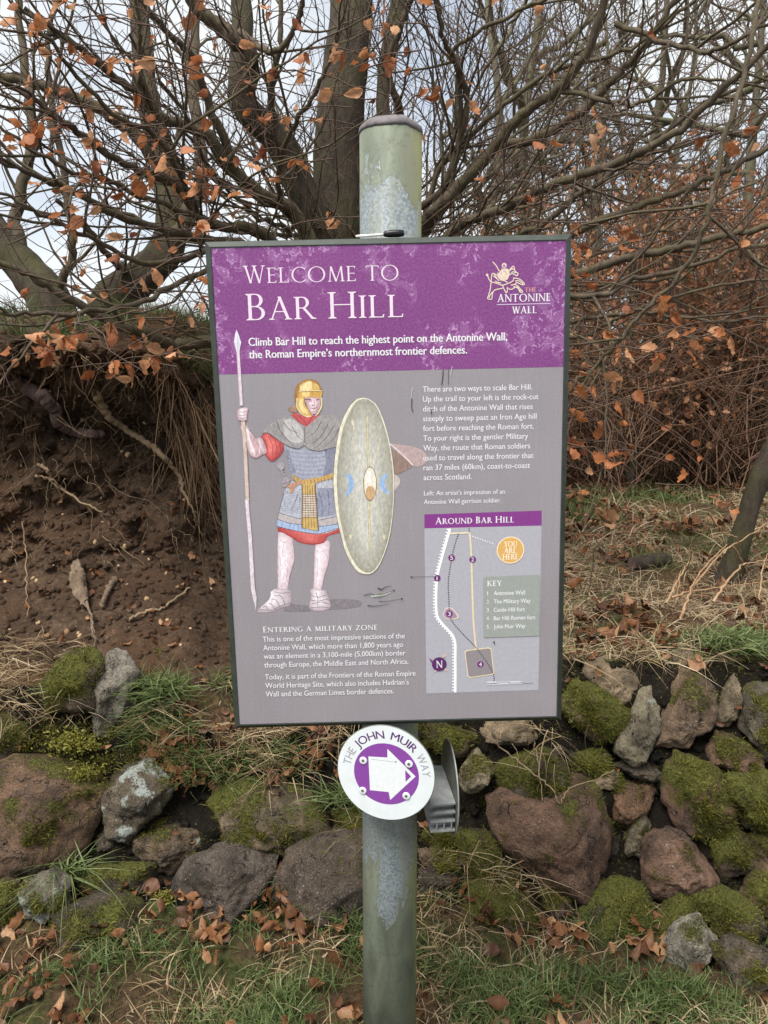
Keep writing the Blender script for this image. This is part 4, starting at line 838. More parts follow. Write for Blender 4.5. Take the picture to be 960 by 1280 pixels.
# dark log and mossy rock in the clearing
def log(px0, py0, px1, py1, r, label, mat, name='log'):
    a, b_ = hit(px0, py0), hit(px1, py1); a = a + Vector((0, 0, r * .6)); b_ = b_ + Vector((0, 0, r * .6)); b_.y = a.y + .15
    P = np.array([a.lerp(b_, t) for t in np.linspace(0, 1, 12)]) - np.array(a); R = r * (1 + .12 * np.array([mn.noise(Vector((t * 3 + px0, 0, 0))) for t in np.linspace(0, 1, 12)])); R[0] *= .8; R[-1] *= .8
    t = thing(name, label, name, tuple(a)); P += RNG.normal(0, .004, P.shape); tb = Tubes(); tb.add(P, R, 14); tb.obj('bark', mat, t)
    for q, (c, rr, dd) in enumerate(((P[0], R[0], P[0] - P[1]), (P[-1], R[-1], P[-1] - P[-2]))):
        bm = bmesh.new(); bmesh.ops.create_circle(bm, cap_ends=True, radius=rr, segments=14); o = bm_obj('cut_end', bm, M_WOODPALE if q else M_ROOT, t); o.location = c + dd * .02; o.rotation_euler = Vector(dd).to_track_quat('Z', 'Y').to_euler()
    return t
def bm_obj(name, bm, mat, parent=None, bevel=0.0, smooth=False):
    bmesh.ops.recalc_face_normals(bm, faces=bm.faces)
    if bevel: bmesh.ops.bevel(bm, geom=list(bm.edges), offset=bevel, segments=2, affect='EDGES', profile=0.7)
    me = bpy.data.meshes.new(name); bm.to_mesh(me); bm.free()
    return link(name, me, mat, parent, smooth)
log(704, 682, 768, 680, .034, 'short dark rotting log lying beside the board edge', M_BARK); log(790, 712, 850, 715, .036, 'mossy fallen log lying in the clearing', M_BARK)
# ------------------------------------------------------------------ flat printed artwork
class Pic:
    """flat printed shapes on a plane of matrix M (local x right, z up, front towards -y), given by photo bearings"""
    cache = {}
    def __init__(self, M, off):
        self.M = M; self.Mi = M.inverted(); self.off = off; self.polys = []; self.k = 0
        self.pn = (M.to_3x3() @ Vector((0, 1, 0))); self.po = M.translation
    def uv(self, px, py):
        d = ray(px, py); o = Vector((0, 0, CAM_Z)); t = (self.po - o).dot(self.pn) / d.dot(self.pn)
        q = self.Mi @ (o + d * t); return (q.x, q.z)
    def luv(self, pts, col):
        self.polys.append((pts, col, self.off + self.k * 1.5e-6)); self.k += 1
    def poly(self, pts, col): self.luv([self.uv(*p) for p in pts], col)
    def blob(self, pts, col):
        P = [self.uv(*p) for p in pts]; P = catmull(P + [P[0]], 4)[:-1]; self.luv([tuple(p) for p in P], col)
    def shaded(self, pts, dark, light, n=7, shift=(-.25, .25), amt=.82):
        P = np.array([self.uv(*p) for p in pts]); P = catmull(np.vstack([P, P[:1]]), 4)[:-1]; C = P.mean(0); ex = np.ptp(P, axis=0) / 2
        for i in range(n):
            f = i / (n - 1) if n > 1 else 0; sc = 1 - amt * f; cc = tuple(int(round(a + (b - a) * (f ** .8))) for a, b in zip(dark, light))
            Q = C + (P - C) * np.array([sc, 1 - amt * .55 * f]) + np.array(shift) * ex * f * amt; self.luv([tuple(q) for q in Q], cc)
    def circ(self, c, r, col, n=40, ry=None):
        u, v = self.uv(*c); ry = ry or r
        self.luv([(u + r * math.cos(a), v + ry * math.sin(a)) for a in np.linspace(0, 2 * math.pi, n, endpoint=False)], col)
    def stroke(self, pts, w, col, smooth=False, w1=None):
        P = np.array([self.uv(*p) for p in pts])
        if smooth and len(P) > 2: P = catmull(P, 5)
        self.lstroke(P, w, col, w1)
    def lstroke(self, P, w, col, w1=None):
        P = np.asarray(P, float); T = np.gradient(P, axis=0); T /= np.linalg.norm(T, axis=1, keepdims=True) + 1e-12
        N = np.stack([-T[:, 1], T[:, 0]], 1); ww = np.linspace(w, w if w1 is None else w1, len(P))[:, None] / 2
        A, B = P + N * ww, P - N * ww
        for i in range(len(P) - 1): self.polys.append(([tuple(A[i]), tuple(B[i]), tuple(B[i + 1]), tuple(A[i + 1])], col, self.off + self.k * 1.5e-6))
        self.k += 1
    def dash(self, pts, w, on, offl, col):
        P = catmull(np.array([self.uv(*p) for p in pts]), 12); s = np.concatenate([[0], np.cumsum(np.linalg.norm(np.diff(P, axis=0), axis=1))])
        f = lambda d: np.array([np.interp(d, s, P[:, 0]), np.interp(d, s, P[:, 1])])
        d = 0
        while d + on < s[-1]:
            self.lstroke(np.array([f(d), f(d + on)]), w, col); d += on + offl
    def build(self, name, parent, rough=0.42, painted=False):
        V, F, MI, mats = [], [], [], []
        for pts, col, z in self.polys:
            a = sum(pts[i][0] * pts[(i + 1) % len(pts)][1] - pts[(i + 1) % len(pts)][0] * pts[i][1] for i in range(len(pts)))
            if a < 0: pts = pts[::-1]
            if col not in mats: mats.append(col)
            F.append(list(range(len(V), len(V) + len(pts)))); V += [(p[0], -z, p[1]) for p in pts]; MI.append(mats.index(col))
        me = bpy.data.meshes.new(name); me.from_pydata(V, [], F)
        ms = []
        for c in mats:
            key = (c, rough, painted)
            if key not in Pic.cache:
                gr = .3 * c[0] + .55 * c[1] + .15 * c[2]
                Pic.cache[key] = m_flat('ink', tuple((v * .86 + gr * .14) * .95 for v in c), rough, 0.35, 0, 0.06, 160) if not painted else m_painted(tuple(v * .9 + gr * .1 for v in c))
            ms.append(Pic.cache[key])
        o = link(name, me, ms, parent); me.polygons.foreach_set('material_index', MI); return o

def m_painted(c):
    k = NT('painted_ink'); c = lin([v * .94 for v in c]); co = k.obj(); a = k.noise(k.obj((1, 1, .45)), 260, 4, .7); b = k.noise(co, 75, 3, .6)
    col = k.mix(k.ramp(a, [(.36, 0.0), (.66, 1.0)]), [v * .80 for v in c], [min(1, v * 1.16 + .012) for v in c])
    col = k.mix(k.math('MULTIPLY', k.ramp(b, [(.45, 0.0), (.68, 1.0)]), .22), col, [v * .68 + .02 for v in c])
    return k.base(col, .42, .35)
def sans_polys(txt, bold=0.0):
    cu = bpy.data.curves.new('t', 'FONT'); cu.body = txt; cu.size = 1; cu.resolution_u = 3
    ob = bpy.data.objects.new('t', cu); COL.objects.link(ob)
    dg = bpy.context.evaluated_depsgraph_get(); me = bpy.data.meshes.new_from_object(ob.evaluated_get(dg))
    V = np.array([v.co[:2] for v in me.vertices]); F = [list(p.vertices) for p in me.polygons]
    bpy.data.objects.remove(ob); bpy.data.curves.remove(cu); bpy.data.meshes.remove(me)
    return V, F
CAPH = None
def text_line(pic, txt, x0, y0, x1, cap, col, bold=0.006):
    """sans lettering: photo bearing of the baseline's start, x of its end, cap height in photo px"""
    global CAPH
    if CAPH is None: CAPH = sans_polys('H')[0][:, 1].max()
    V, F = sans_polys(txt, bold); u0, v0 = pic.uv(x0, y0); u1, _ = pic.uv(x1, y0); _, vt = pic.uv(x0, y0 - cap)
    lo = V[:, 0].min(); sx = (u1 - u0) / (V[:, 0].max() - lo); sy = (vt - v0) / CAPH
    pic.k += 1
    for q, dx in enumerate((0, -bold * sx, bold * sx, -2 * bold * sx)[:1 if bold <= 0 else (3 if bold < .01 else 4)]):
        pic.k += 1
        for f in F: pic.polys.append(([(u0 + (V[i, 0] - lo) * sx + dx, v0 + V[i, 1] * sy + (bold * sy * .5 if q % 2 else 0)) for i in f], col, pic.off + pic.k * 1.5e-6))

# roman capitals drawn with a broad pen: polygons for a cap height of 1
def roman(ch, T, t):
    P = []; s = .075
    def foot(x, y, w, up):
        k = 1 if up else -1
        P.append([(x - w / 2 - s, y), (x + w / 2 + s, y), (x + w / 2 + s, y + k * .022), (x + w / 2, y + k * .07), (x - w / 2, y + k * .07), (x - w / 2 - s, y + k * .022)])
    def stem(x, w=T, y0=0, y1=1, b=True, tp=True):
        P.append([(x - w / 2, y0), (x + w / 2, y0), (x + w / 2, y1), (x - w / 2, y1)])
        if b: foot(x, y0, w, True)
        if tp: foot(x, y1, w, False)
    def diag(x0, y0, x1, y1, w): P.append([(x0 - w / 2, y0), (x0 + w / 2, y0), (x1 + w / 2, y1), (x1 - w / 2, y1)])
    def harm(x0, x1, y, end=0):
        P.append([(x0, y - t / 2), (x1, y - t / 2), (x1, y + t / 2), (x0, y + t / 2)])
        if end: P.append([(x1 - .05, y + end * t / 2), (x1, y - end * t / 2), (x1 + .02, y + end * .13), (x1 - .01, y + end * .13)])
        if end == 2: pass
    def arc(cx, cy, rx, ry, a0, a1, T=T, t=t, n=22):
        for i in range(n):
            a, b = (math.radians(a0 + (a1 - a0) * k / n) for k in (i, i + 1))
            P.append([(cx + rx * math.cos(a), cy + ry * math.sin(a)), (cx + rx * math.cos(b), cy + ry * math.sin(b)), (cx + (rx - T) * math.cos(b), cy + (ry - t) * math.sin(b)), (cx + (rx - T) * math.cos(a), cy + (ry - t) * math.sin(a))])
    x = s + T / 2
    if ch == 'I': stem(x); w = T + 2 * s
    elif ch == 'L': stem(x); harm(x, .52, t / 2, 1); w = .58
    elif ch == 'E': stem(x); harm(x, .48, t / 2, 1); harm(x, .42, .52); P.append([(.40, .45), (.42, .45), (.42, .59), (.40, .59)]); harm(x, .46, 1 - t / 2, -1); w = .54
    elif ch == 'H': stem(x); stem(.72); harm(x, .72, .52); w = .72 + T / 2 + s
    elif ch == 'T':
        stem(.37, tp=False); harm(.04, .70, 1 - t / 2); P.append([(.04, 1), (.09, 1 - t), (.05, .86), (.02, .86)]); P.append([(.70, 1), (.65, 1 - t), (.69, .86), (.72, .86)]); w = .74
    elif ch == 'A': diag(.10, 0, .40, 1.0, t * 1.1); diag(.68, 0, .385, 1.03, T); harm(.2, .58, .36); foot(.10, 0, t, True); foot(.68, 0, T, True); w = .80
    elif ch in 'WM':
        if ch == 'W':
            diag(.12, 1, .34, 0, T); diag(.34, 0, .54, 1, t); diag(.50, 1, .74, 0, T); diag(.74, 0, .93, 1, t); foot(.12, 1, T, False); foot(.93, 1, t, False); foot(.52, 1, T, False); w = 1.02
        else:
            diag(.13, 0, .20, 1, t); diag(.20, 1, .47, 0, T); diag(.47, 0, .75, 1, t); diag(.75, 1, .82, 0, T); foot(.13, 0, t, True); foot(.82, 0, T, True); w = .94
    elif ch == 'N': stem(.12, t, tp=False); diag(.10, 1, .72, 0, T); stem(.73, t, b=False); foot(.08, 1, t, False); w = .82
    elif ch in 'BR':
        stem(x)
        if ch == 'B': arc(.30, .755, .21, .245, -90, 90); arc(.30, .265, .26, .265, -90, 90); harm(x, .31, .515); w = .60
        else: arc(.30, .74, .23, .26, -90, 90); diag(.34, .5, .66, .0, T); harm(x, .31, .50); foot(.69, 0, .03, True); w = .70
        harm(x, .31, 1 - t / 2)
        if ch == 'B': harm(x, .31, t / 2)
    elif ch == 'D': stem(x); arc(.28, .5, .46, .5, -90, 90); harm(x, .3, 1 - t / 2); harm(x, .3, t / 2); w = .78
    elif ch == 'P': stem(x); arc(.30, .74, .23, .26, -90, 90); harm(x, .31, 1 - t / 2); harm(x, .31, .5); w = .56
    elif ch in 'CG':
        arc(.47, .5, .44, .52, 48, 312); P.append([(.73, .80), (.765, .80), (.765, .96), (.75, .96)]); w = .80
        if ch == 'G': stem(.70, T, .05, .42, b=False); w = .84
        else: P.append([(.75, .06), (.77, .08), (.78, .22), (.76, .22)])
    elif ch == 'O': arc(.48, .5, .46, .525, 0, 360, n=40); w = .96
    elif ch == 'U': stem(x, T, .3, 1, b=False); stem(.66, t, .3, 1, b=False); arc(.405, .31, .405 - s + .0, .335, 180, 360, T=(T + t) / 2); w = .76
    elif ch == 'Y': diag(.10, 1, .37, .45, T); diag(.37, .45, .62, 1, t); stem(.37, T, 0, .48, tp=False); foot(.1, 1, T, False); foot(.62, 1, t, False); w = .70
    elif ch == 'Z': harm(.06, .60, 1 - t / 2); harm(.04, .62, t / 2, 1); diag(.12, t / 2, .54, 1 - t / 2, T); P.append([(.06, 1), (.10, 1 - t), (.06, .86), (.04, .86)]); w = .68
    elif ch == 'K': stem(x); diag(.20, .48, .58, 1, t * 1.2); diag(.28, .56, .66, 0, T); foot(.6, 1, t, False); foot(.68, 0, .05, True); w = .74
    else: w = .30
    return P, w
def roman_line(pic, txt, x0, y0, x1, cap, col, small=.86, T=.115, t=.05, track=.07):
    """lower case = small capitals"""
    items = []; x = 0
    for ch in txt:
        if ch == ' ': x += .34; continue
        k = 1.0 if ch.isupper() else small
        P, w = roman(ch.upper(), T / (k ** .5), t / (k ** .5)); items.append((P, x, k)); x += w * k + track
    x -= track
    u0, v0 = pic.uv(x0, y0); u1, _ = pic.uv(x1, y0); _, vt = pic.uv(x0, y0 - cap); sx = (u1 - u0) / x; sy = vt - v0
    for P, ox, k in items:
        for p in P: pic.luv([(u0 + (ox + q[0] * k) * sx, v0 + q[1] * k * sy) for q in p], col)
    pic.k += 1

def box_bm(bm, x0, x1, y0, y1, z0, z1):
    v = [bm.verts.new((x, y, z)) for x in (x0, x1) for y in (y0, y1) for z in (z0, z1)]
    for f in ((0, 1, 3, 2), (4, 6, 7, 5), (0, 4, 5, 1), (2, 3, 7, 6), (0, 2, 6, 4), (1, 5, 7, 3)): bm.faces.new([v[i] for i in f])
def bm_obj(name, bm, mat, parent=None, bevel=0.0, smooth=False):
    bmesh.ops.recalc_face_normals(bm, faces=bm.faces)
    if bevel: bmesh.ops.bevel(bm, geom=list(bm.edges), offset=bevel, segments=2, affect='EDGES', profile=0.7)
    me = bpy.data.meshes.new(name); bm.to_mesh(me); bm.free()
    return link(name, me, mat, parent, smooth)
def lathe(name, prof_, mat, parent, n=48, wob=0.0):
    V, F = [], []
    for j, (r, z) in enumerate(prof_):
        for i in range(n):
            a = 2 * math.pi * i / n; V.append((r * math.cos(a), r * math.sin(a), z + wob * fbm((math.cos(a) * 2, math.sin(a) * 2, 3), 1, 2) * (r > .04)))
    for j in range(len(prof_) - 1):
        for i in range(n): F.append((j * n + i, j * n + (i + 1) % n, (j + 1) * n + (i + 1) % n, (j + 1) * n + i))
    F.append(tuple(range(n))[::-1]); F.append(tuple((len(prof_) - 1) * n + i for i in range(n)))
    me = bpy.data.meshes.new(name); me.from_pydata(V, [], F); return link(name, me, mat, parent, True)

# --- post
def m_post():
    k = NT('flaking_post_paint'); co = k.obj(geo=True); st = k.obj((1, 1, 0.3), geo=True)
    sp = k.n('ShaderNodeSeparateXYZ'); k.l(co, sp.inputs[0]); z = sp.outputs[2]; x = sp.outputs[0]
    a = k.noise(st, 26, 5, 0.6, 0.6); b = k.noise(co, 190, 4, 0.7); c = k.noise(st, 11, 3, 0.55, 0.3)
    # painted where z > 1.84 or z < 0.55, ragged edge
    hi = k.math('MULTIPLY', k.math('SUBTRACT', z, 1.862), 14.0); lo = k.math('MULTIPLY', k.math('SUBTRACT', 0.535, z), 10.0)
    m = k.math('MAXIMUM', hi, lo); m = k.math('ADD', m, k.math('MULTIPLY', k.math('SUBTRACT', c, 0.5), 4.0))
    m = k.math('ADD', m, k.math('MULTIPLY', k.math('SUBTRACT', a, 0.5), 3.2))
    m = k.math('ADD', m, k.math('MULTIPLY', k.math('SUBTRACT', k.noise(co, 85, 5, .7), 0.5), 1.6))
    pm = k.ramp(m, [(0.0, 0.0), (0.05, 1.0)])
    f_ = k.noise(co, 70, 5, .7); d_ = k.noise(k.obj((1, 1, 0.16), geo=True), 34, 4, .6)
    paint = k.mix(k.ramp(a, [(0.3, 0.0), (0.7, 1.0)]), lin((80, 86, 74)), lin((114, 121, 105)))
    paint = k.mix(k.math('MULTIPLY', k.ramp(c, [(0.5, 0.0), (0.62, 1.0)]), .55), paint, lin((100, 98, 84)))
    paint = k.mix(k.math('MULTIPLY', k.ramp(f_, [(0.56, 0.0), (0.62, 1.0)]), .5), paint, lin((84, 84, 72)))
    galv = k.mix(k.ramp(b, [(0.38, 0.0), (0.66, 1.0)]), lin((88, 95, 98)), lin((132, 140, 145)))
    galv = k.mix(k.math('MULTIPLY', k.ramp(d_, [(0.45, 0.0), (0.6, 1.0)]), .65), galv, lin((112, 114, 104)))
    galv = k.mix(k.math('MULTIPLY', k.ramp(f_, [(0.5, 0.0), (0.66, 1.0)]), .45), galv, lin((126, 134, 114)))
    col = k.mix(pm, galv, paint)
    edge = k.math('MULTIPLY', k.ramp(m, [(0.0, 0.0), (0.04, 1.0)]), k.ramp(m, [(0.05, 1.0), (0.12, 0.0)]))
    col = k.mix(k.math('MULTIPLY', k.math('MULTIPLY', edge, .6), k.ramp(f_, [(.42, 0.0), (.55, 1.0)])), col, lin((76, 72, 58)))
    ch = k.n('ShaderNodeTexVoronoi', feature='DISTANCE_TO_EDGE'); ch.inputs['Scale'].default_value = 26; k.l(k.mix(.12, co, k.noise(co, 30, 3)), ch.inputs['Vector'])
    crack = k.math('MULTIPLY', k.ramp(ch.outputs[0], [(0.0, 1.0), (0.02, 0.0)]), k.math('MULTIPLY', pm, k.ramp(k.noise(co, 8, 2), [(0.52, 0.0), (0.58, 1.0)])))
    col = k.mix(k.math('MULTIPLY', crack, .7), col, lin((70, 70, 56)))
    al = k.math('MULTIPLY', k.ramp(x, [(0.040, 0.0), (0.066, 1.0)]), k.ramp(a, [(0.42, 0.0), (0.6, .55)]))
    col = k.mix(al, col, lin((122, 124, 52)))
    k.bump(k.math('ADD', k.math('MULTIPLY', pm, .8), k.math('MULTIPLY', b, .15)), 0.5, 0.002)
    return k.base(col, k.mix(pm, (.5, .5, .5), (.62, .62, .62)), 0.35, 0.0)
PX, PY, PR_ = 0.012, 1.462, 0.0560
post = thing('sign_post', 'tall round grey green metal post with flaking paint carrying the purple board', 'post', (PX, PY, -.05))
lathe('pole', [(PR_, 0), (PR_, .6), (PR_, 1.2), (PR_, 2.022)], m_post(), post, 64)
cap = lathe('cap', [(PR_ + .0008, 2.016), (PR_ + .0018, 2.020), (PR_ + .0004, 2.026), (.045, 2.035), (.025, 2.040), (.004, 2.042)], m_flat('cap_plastic', (108, 102, 104), .7, .2, 0, .3, 70), post, 48, .004)

# --- board
BM = Matrix.Translation((0.0174, 1.3543, CAM_Z - .1708)) @ Matrix.Rotation(.0128, 4, 'Z') @ Matrix.Rotation(.0363, 4, 'X') @ Matrix.Rotation(-.0225, 4, 'Y')
BW, BH = .594 / 2, .8525 / 2
board = thing('information_board', 'large purple and grey board reading Welcome to Bar Hill fixed on the post', 'information board', matrix=BM)
M_FRAME = m_flat('frame_enamel', (50, 56, 50), .45, .4, 0, .25, 45)
bm = bmesh.new(); g = .0112
rings = [(BW, BH, -.0012), (BW + .0015, BH + .0015, -.0016), (BW + g - .001, BH + g - .001, .0065), (BW + g, BH + g, .0085), (BW + g, BH + g, .034), (BW + g - .003, BH + g - .003, .036)]
rv = [[bm.verts.new((sx * w_, y, sz * h_)) for sx, sz in ((-1, 1), (1, 1), (1, -1), (-1, -1))] for w_, h_, y in rings]
for A, B in zip(rv[:-1], rv[1:]):
    for i in range(4): bm.faces.new((A[i], A[(i + 1) % 4], B[(i + 1) % 4], B[i]))
bm.faces.new(rv[-1])
bm_obj('frame', bm, M_FRAME, board)
def m_print(name, c, c2, blot=None):
    k = NT(name); co = k.obj(); a = k.noise(co, 5, 3); b = k.noise(co, 300, 3)
    col = k.mix(k.ramp(a, [(0.3, 0.0), (0.7, 1.0)]), lin(c), lin(c2))
    col = k.mix(k.math('MULTIPLY', k.ramp(b, [(0.4, 0.0), (0.7, 1.0)]), .10), col, lin((205, 200, 205)))
    if blot:
        sp = k.n('ShaderNodeSeparateXYZ'); k.l(co, sp.inputs[0]); x, z = sp.outputs[0], sp.outputs[2]
        big = k.noise(co, 9.5, 2, .5); n1 = k.noise(co, 34, 5, .62, 1.4); n2 = k.noise(co, 70, 4, .6, .8)
        edge = k.math('MAXIMUM', k.ramp(k.math('ABSOLUTE', x), [(.225, 0.0), (.292, .16)]), k.ramp(z, [(.385, 0.0), (.424, .12)]))
        area = k.ramp(k.math('ADD', big, edge), [(.555, 0.0), (.60, 1.0)])
        ring = k.ramp(k.math('ABSOLUTE', k.math('SUBTRACT', n1, .52)), [(0.005, 1.0), (0.020, 0.0)])
        m = k.math('MULTIPLY', k.math('MULTIPLY', area, ring), k.ramp(n2, [(.42, 0.0), (.52, 1.0)]))
        sp2 = k.math('MULTIPLY', area, k.ramp(k.noise(co, 120, 3, .5), [(.60, 0.0), (.64, 1.0)]))
        m2 = k.math('MULTIPLY', k.math('MULTIPLY', area, k.ramp(n1, [(.5, 0.0), (.56, 1.0)])), .13)
        col = k.mix(k.math('MAXIMUM', k.math('MULTIPLY', k.math('MAXIMUM', m, k.math('MULTIPLY', sp2, .7)), .72), m2), col, lin((200, 160, 204)))
    else:
        st = k.noise(k.obj((60, 1, 2.5)), 3, 3)
        col = k.mix(k.math('MULTIPLY', k.ramp(st, [(0.45, 0.0), (0.7, 1.0)]), .06), col, lin((180, 172, 180)))
    return k.base(col, k.math('ADD', .34, k.math('MULTIPLY', a, .14)), .5)
bm = bmesh.new(); bm.faces.new([bm.verts.new(p) for p in ((-BW, 0, -BH), (BW, 0, -BH), (BW, 0, BH), (-BW, 0, BH))])
panel = bm_obj('panel', bm, m_print('grey_print', (130, 125, 130), (137, 132, 137)), board)
PB = Pic(BM, .0004)
zl = (PB.uv(273.7, 468)[1] + PB.uv(703.7, 458.7)[1]) / 2
bm = bmesh.new(); bm.faces.new([bm.verts.new(p) for p in ((-BW, -.00015, zl), (BW, -.00015, zl), (BW, -.00015, BH), (-BW, -.00015, BH))])
header = bm_obj('header_band', bm, m_print('purple_print', (110, 39, 112), (120, 46, 119), True), board)

WH, PK, CREAM = (228, 226, 231), (234, 212, 228), (230, 210, 186)
p = Pic(BM, .00032)
roman_line(p, 'Welcome to', 304.3, 354.3, 498.7, 22, PK, .86, .085, .042)
roman_line(p, 'Bar Hill', 308.0, 400.5, 505.7, 33, PK, .85, .10, .042)
text_line(p, 'Climb Bar Hill to reach the highest point on the Antonine Wall,', 311.2, 432.5, 633.7, 10, WH, .014)
text_line(p, "the Roman Empire\u2019s northernmost frontier defences.", 311.7, 448, 583.7, 10, WH, .014)
p.build('heading_lettering', header)

p = Pic(BM, .00032); e = lambda x, y: (600 + x / 9.6, 320 + y / 9.6); m_ = .0014
roman_line(p, 'THE', 656, 364.8, 670, 5.2, (225, 165, 150), 1, .14, .09)
roman_line(p, 'ANTONINE', 621.7, 377.6, 688, 9.6, WH, 1, .15, .075)
roman_line(p, 'WALL', 640, 392, 671, 8.6, WH, 1, .15, .075)
p.stroke([(621, 380.8), (688, 379.4)], .0013, (215, 190, 220))
p.blob([e(*q) for q in ((205, 235), (250, 170), (300, 150), (345, 165), (355, 215), (325, 285), (262, 292), (222, 272))], (222, 200, 178))
p.circ(e(290, 115), .0042, CREAM, 20); p.circ(e(290, 118), .0026, (170, 110, 165), 20)
p.circ(e(285, 215), .0050, (196, 160, 165), 20); p.circ(e(285, 215), .0034, CREAM, 20)
for q in [((150, 70), (190, 112), (232, 185)), ((350, 172), (400, 122), (420, 180), (455, 212), (440, 238), (392, 212), (352, 228)), ((85, 215), (108, 280), (132, 312)), ((132, 312), (148, 212), (210, 232)),
          ((132, 312), (200, 328), (262, 350), (330, 332), (392, 300), (405, 262)), ((132, 320), (122, 400), (100, 480), (92, 512), (140, 516), (146, 470), (172, 412), (272, 386)),
          ((270, 350), (290, 402), (320, 442), (330, 372)), ((402, 262), (480, 282), (532, 335), (510, 346), (442, 320), (420, 342)), ((370, 350), (430, 346), (490, 402), (512, 430), (480, 432), (442, 372), (372, 402), (340, 388)),
          ((210, 200), (240, 240), (330, 235)), ((262, 150), (272, 200), (250, 260)), ((320, 150), (330, 210), (310, 270)), ((360, 178), (385, 150), (402, 170)), ((375, 200), (400, 190), (430, 205)), ((160, 225), (185, 240), (205, 275)), ((150, 430), (120, 470), (108, 500)), ((420, 300), (470, 300), (515, 335)), ((400, 365), (450, 385), (490, 425)), ((180, 300), (215, 318), (255, 325)), ((275, 100), (290, 95), (308, 108)), ((240, 285), (300, 300), (330, 320)), ((160, 245), (190, 262), (230, 300))]:
    p.stroke([e(*v) for v in q], .0016, CREAM, True)
p.circ(e(85, 228), .0022, CREAM, 14)
p.build('horseman_logo', header)

# body lettering
p = Pic(BM, .00032); rows = ['There are two ways to scale Bar Hill.', 'Up the trail to your left is the rock-cut', 'ditch of the Antonine Wall that rises', 'steeply to sweep past an Iron Age hill', 'fort before reaching the Roman fort.', 'To your right is the gentler Military', 'Way, the route that Roman soldiers', 'used to travel along the frontier that', 'ran 37 miles (60km), coast-to-coast', 'across Scotland.']
ends = [665, 673, 665.7, 670.5, 667, 660, 662.5, 666.7, 662.5, 589.5]
for i, (tx, ex) in enumerate(zip(rows, ends)): text_line(p, tx, 528.6 + .1 * i, 490 + 12.25 * i, ex, 6.9, WH, .006)
text_line(p, 'Left: An artist\u2019s impression of an', 530, 619.4, 631, 5.6, WH, .006)
text_line(p, 'Antonine Wall garrison soldier.', 530, 630.2, 626, 5.6, WH, .006)
roman_line(p, 'Entering a military zone', 328.7, 790.5, 472, 7.2, WH, .84, .14, .07)
rows = [('This is one of the most impressive sections of the', 328.7, 802.2, 506), ('Antonine Wall, which more than 1,800 years ago', 329.3, 812.9, 504), ('was an element in a 3,100-mile (5,000km) border', 330, 823.5, 507), ('through Europe, the Middle East and North Africa.', 330.6, 834.3, 510.5),
        ('Today, it is part of the Frontiers of the Roman Empire', 331.5, 849.3, 519.5), ('World Heritage Site, which also includes Hadrian\u2019s', 332, 860, 511), ('Wall and the German Limes border defences.', 332.6, 870.7, 492.5)]
for r_ in rows: text_line(p, r_[0], r_[1], r_[2], r_[3], 6.4, WH, .006)
p.build('body_lettering', panel)

# map
p = Pic(BM, .0002); e = lambda x, y: (480 + x / 4, 600 + y / 4); pu = (118, 44, 122); PX1 = .00141
p.poly([e(202, 240), e(788, 226), e(772, 1050), e(212, 1067)], (171, 170, 180))
p.poly([e(202, 172), e(788, 153), e(788, 228), e(202, 242)], (136, 50, 140))
roman_line(p, 'Around Bar Hill', 544.2, 655.3, 642.5, 8.2, WH, .86, .15, .075)
wl = [e(*q) for q in ((330, 243), (290, 385), (264, 500), (262, 660), (288, 715), (350, 792), (356, 900), (356, 1062))]
p.stroke(wl, 3.3 * PX1, (244, 243, 246), True)
wl2 = [(x - 2.6, y) for x, y in wl]; p.dash(wl2, 2.6 * PX1, 2.0 * PX1, 2.2 * PX1, (235, 234, 240))
yp = [e(*q) for q in ((330, 267), (385, 265), (425, 263))]; p.stroke(yp, 2.2 * PX1, (230, 214, 180))
p.stroke([e(*q) for q in ((427, 262), (434, 330), (437, 400), (443, 600), (448, 720), (460, 845))], 2.4 * PX1, (226, 208, 168), True)
p.dash([e(*q) for q in ((428, 278), (470, 292), (558, 323))], 2.0 * PX1, 1.6 * PX1, 1.8 * PX1, WH)
p.dash([e(*q) for q in ((425, 240), (425, 265))], 1.3 * PX1, 1.0 * PX1, 1.2 * PX1, (60, 50, 60))
p.stroke([e(450, 310), e(462, 345), e(480, 412)], .5 * PX1, (196, 198, 205))
p.blob([e(*q) for q in ((292, 672), (310, 640), (340, 640), (375, 685), (345, 697), (310, 695))], (222, 202, 180))
p.blob([e(*q) for q in ((298, 672), (312, 646), (338, 646), (366, 683), (343, 692), (312, 690))], (160, 135, 160))
sq = [(402, 858), (412, 850), (525, 836), (537, 842), (552, 962), (545, 973), (430, 990), (418, 982)]
p.poly([e(*q) for q in sq], (225, 205, 165)); p.poly([e(475 + (q[0] - 475) * .93, 914 + (q[1] - 914) * .93) for q in sq], (142, 134, 138))
p.dash([e(*q) for q in ((372, 268), (352, 330), (338, 395), (322, 500), (324, 600), (328, 665), (342, 708), (400, 775), (462, 840), (520, 920), (548, 975), (550, 1010))], 1.5 * PX1, 1.3 * PX1, 1.7 * PX1, (52, 42, 54))
for t_, c_ in (('5', (338, 388)), ('2', (443, 397)), ('1', (266, 490)), ('3', (327, 669)), ('4', (482, 921))):
    p.circ(e(*c_), 4.3 * PX1, pu, 24); x, y = e(c_[0] - (3 if t_ == '1' else 6.5), c_[1] + 10); text_line(p, t_, x, y, x + (1.0 if t_ == '1' else 3.2), 5.0, WH, .006)
p.circ(e(632, 350), 17.8 * PX1, (238, 218, 190), 44); p.circ(e(632, 350), 16.4 * PX1, (222, 170, 84), 44)
for t_, x0, x1, y in (('YOU', 600, 664, 334), ('ARE', 601, 660, 366), ('HERE', 592, 670, 398)): roman_line(p, t_, *e(x0, y), e(x1, y)[0], 6.8, (250, 238, 220), 1, .14, .08)
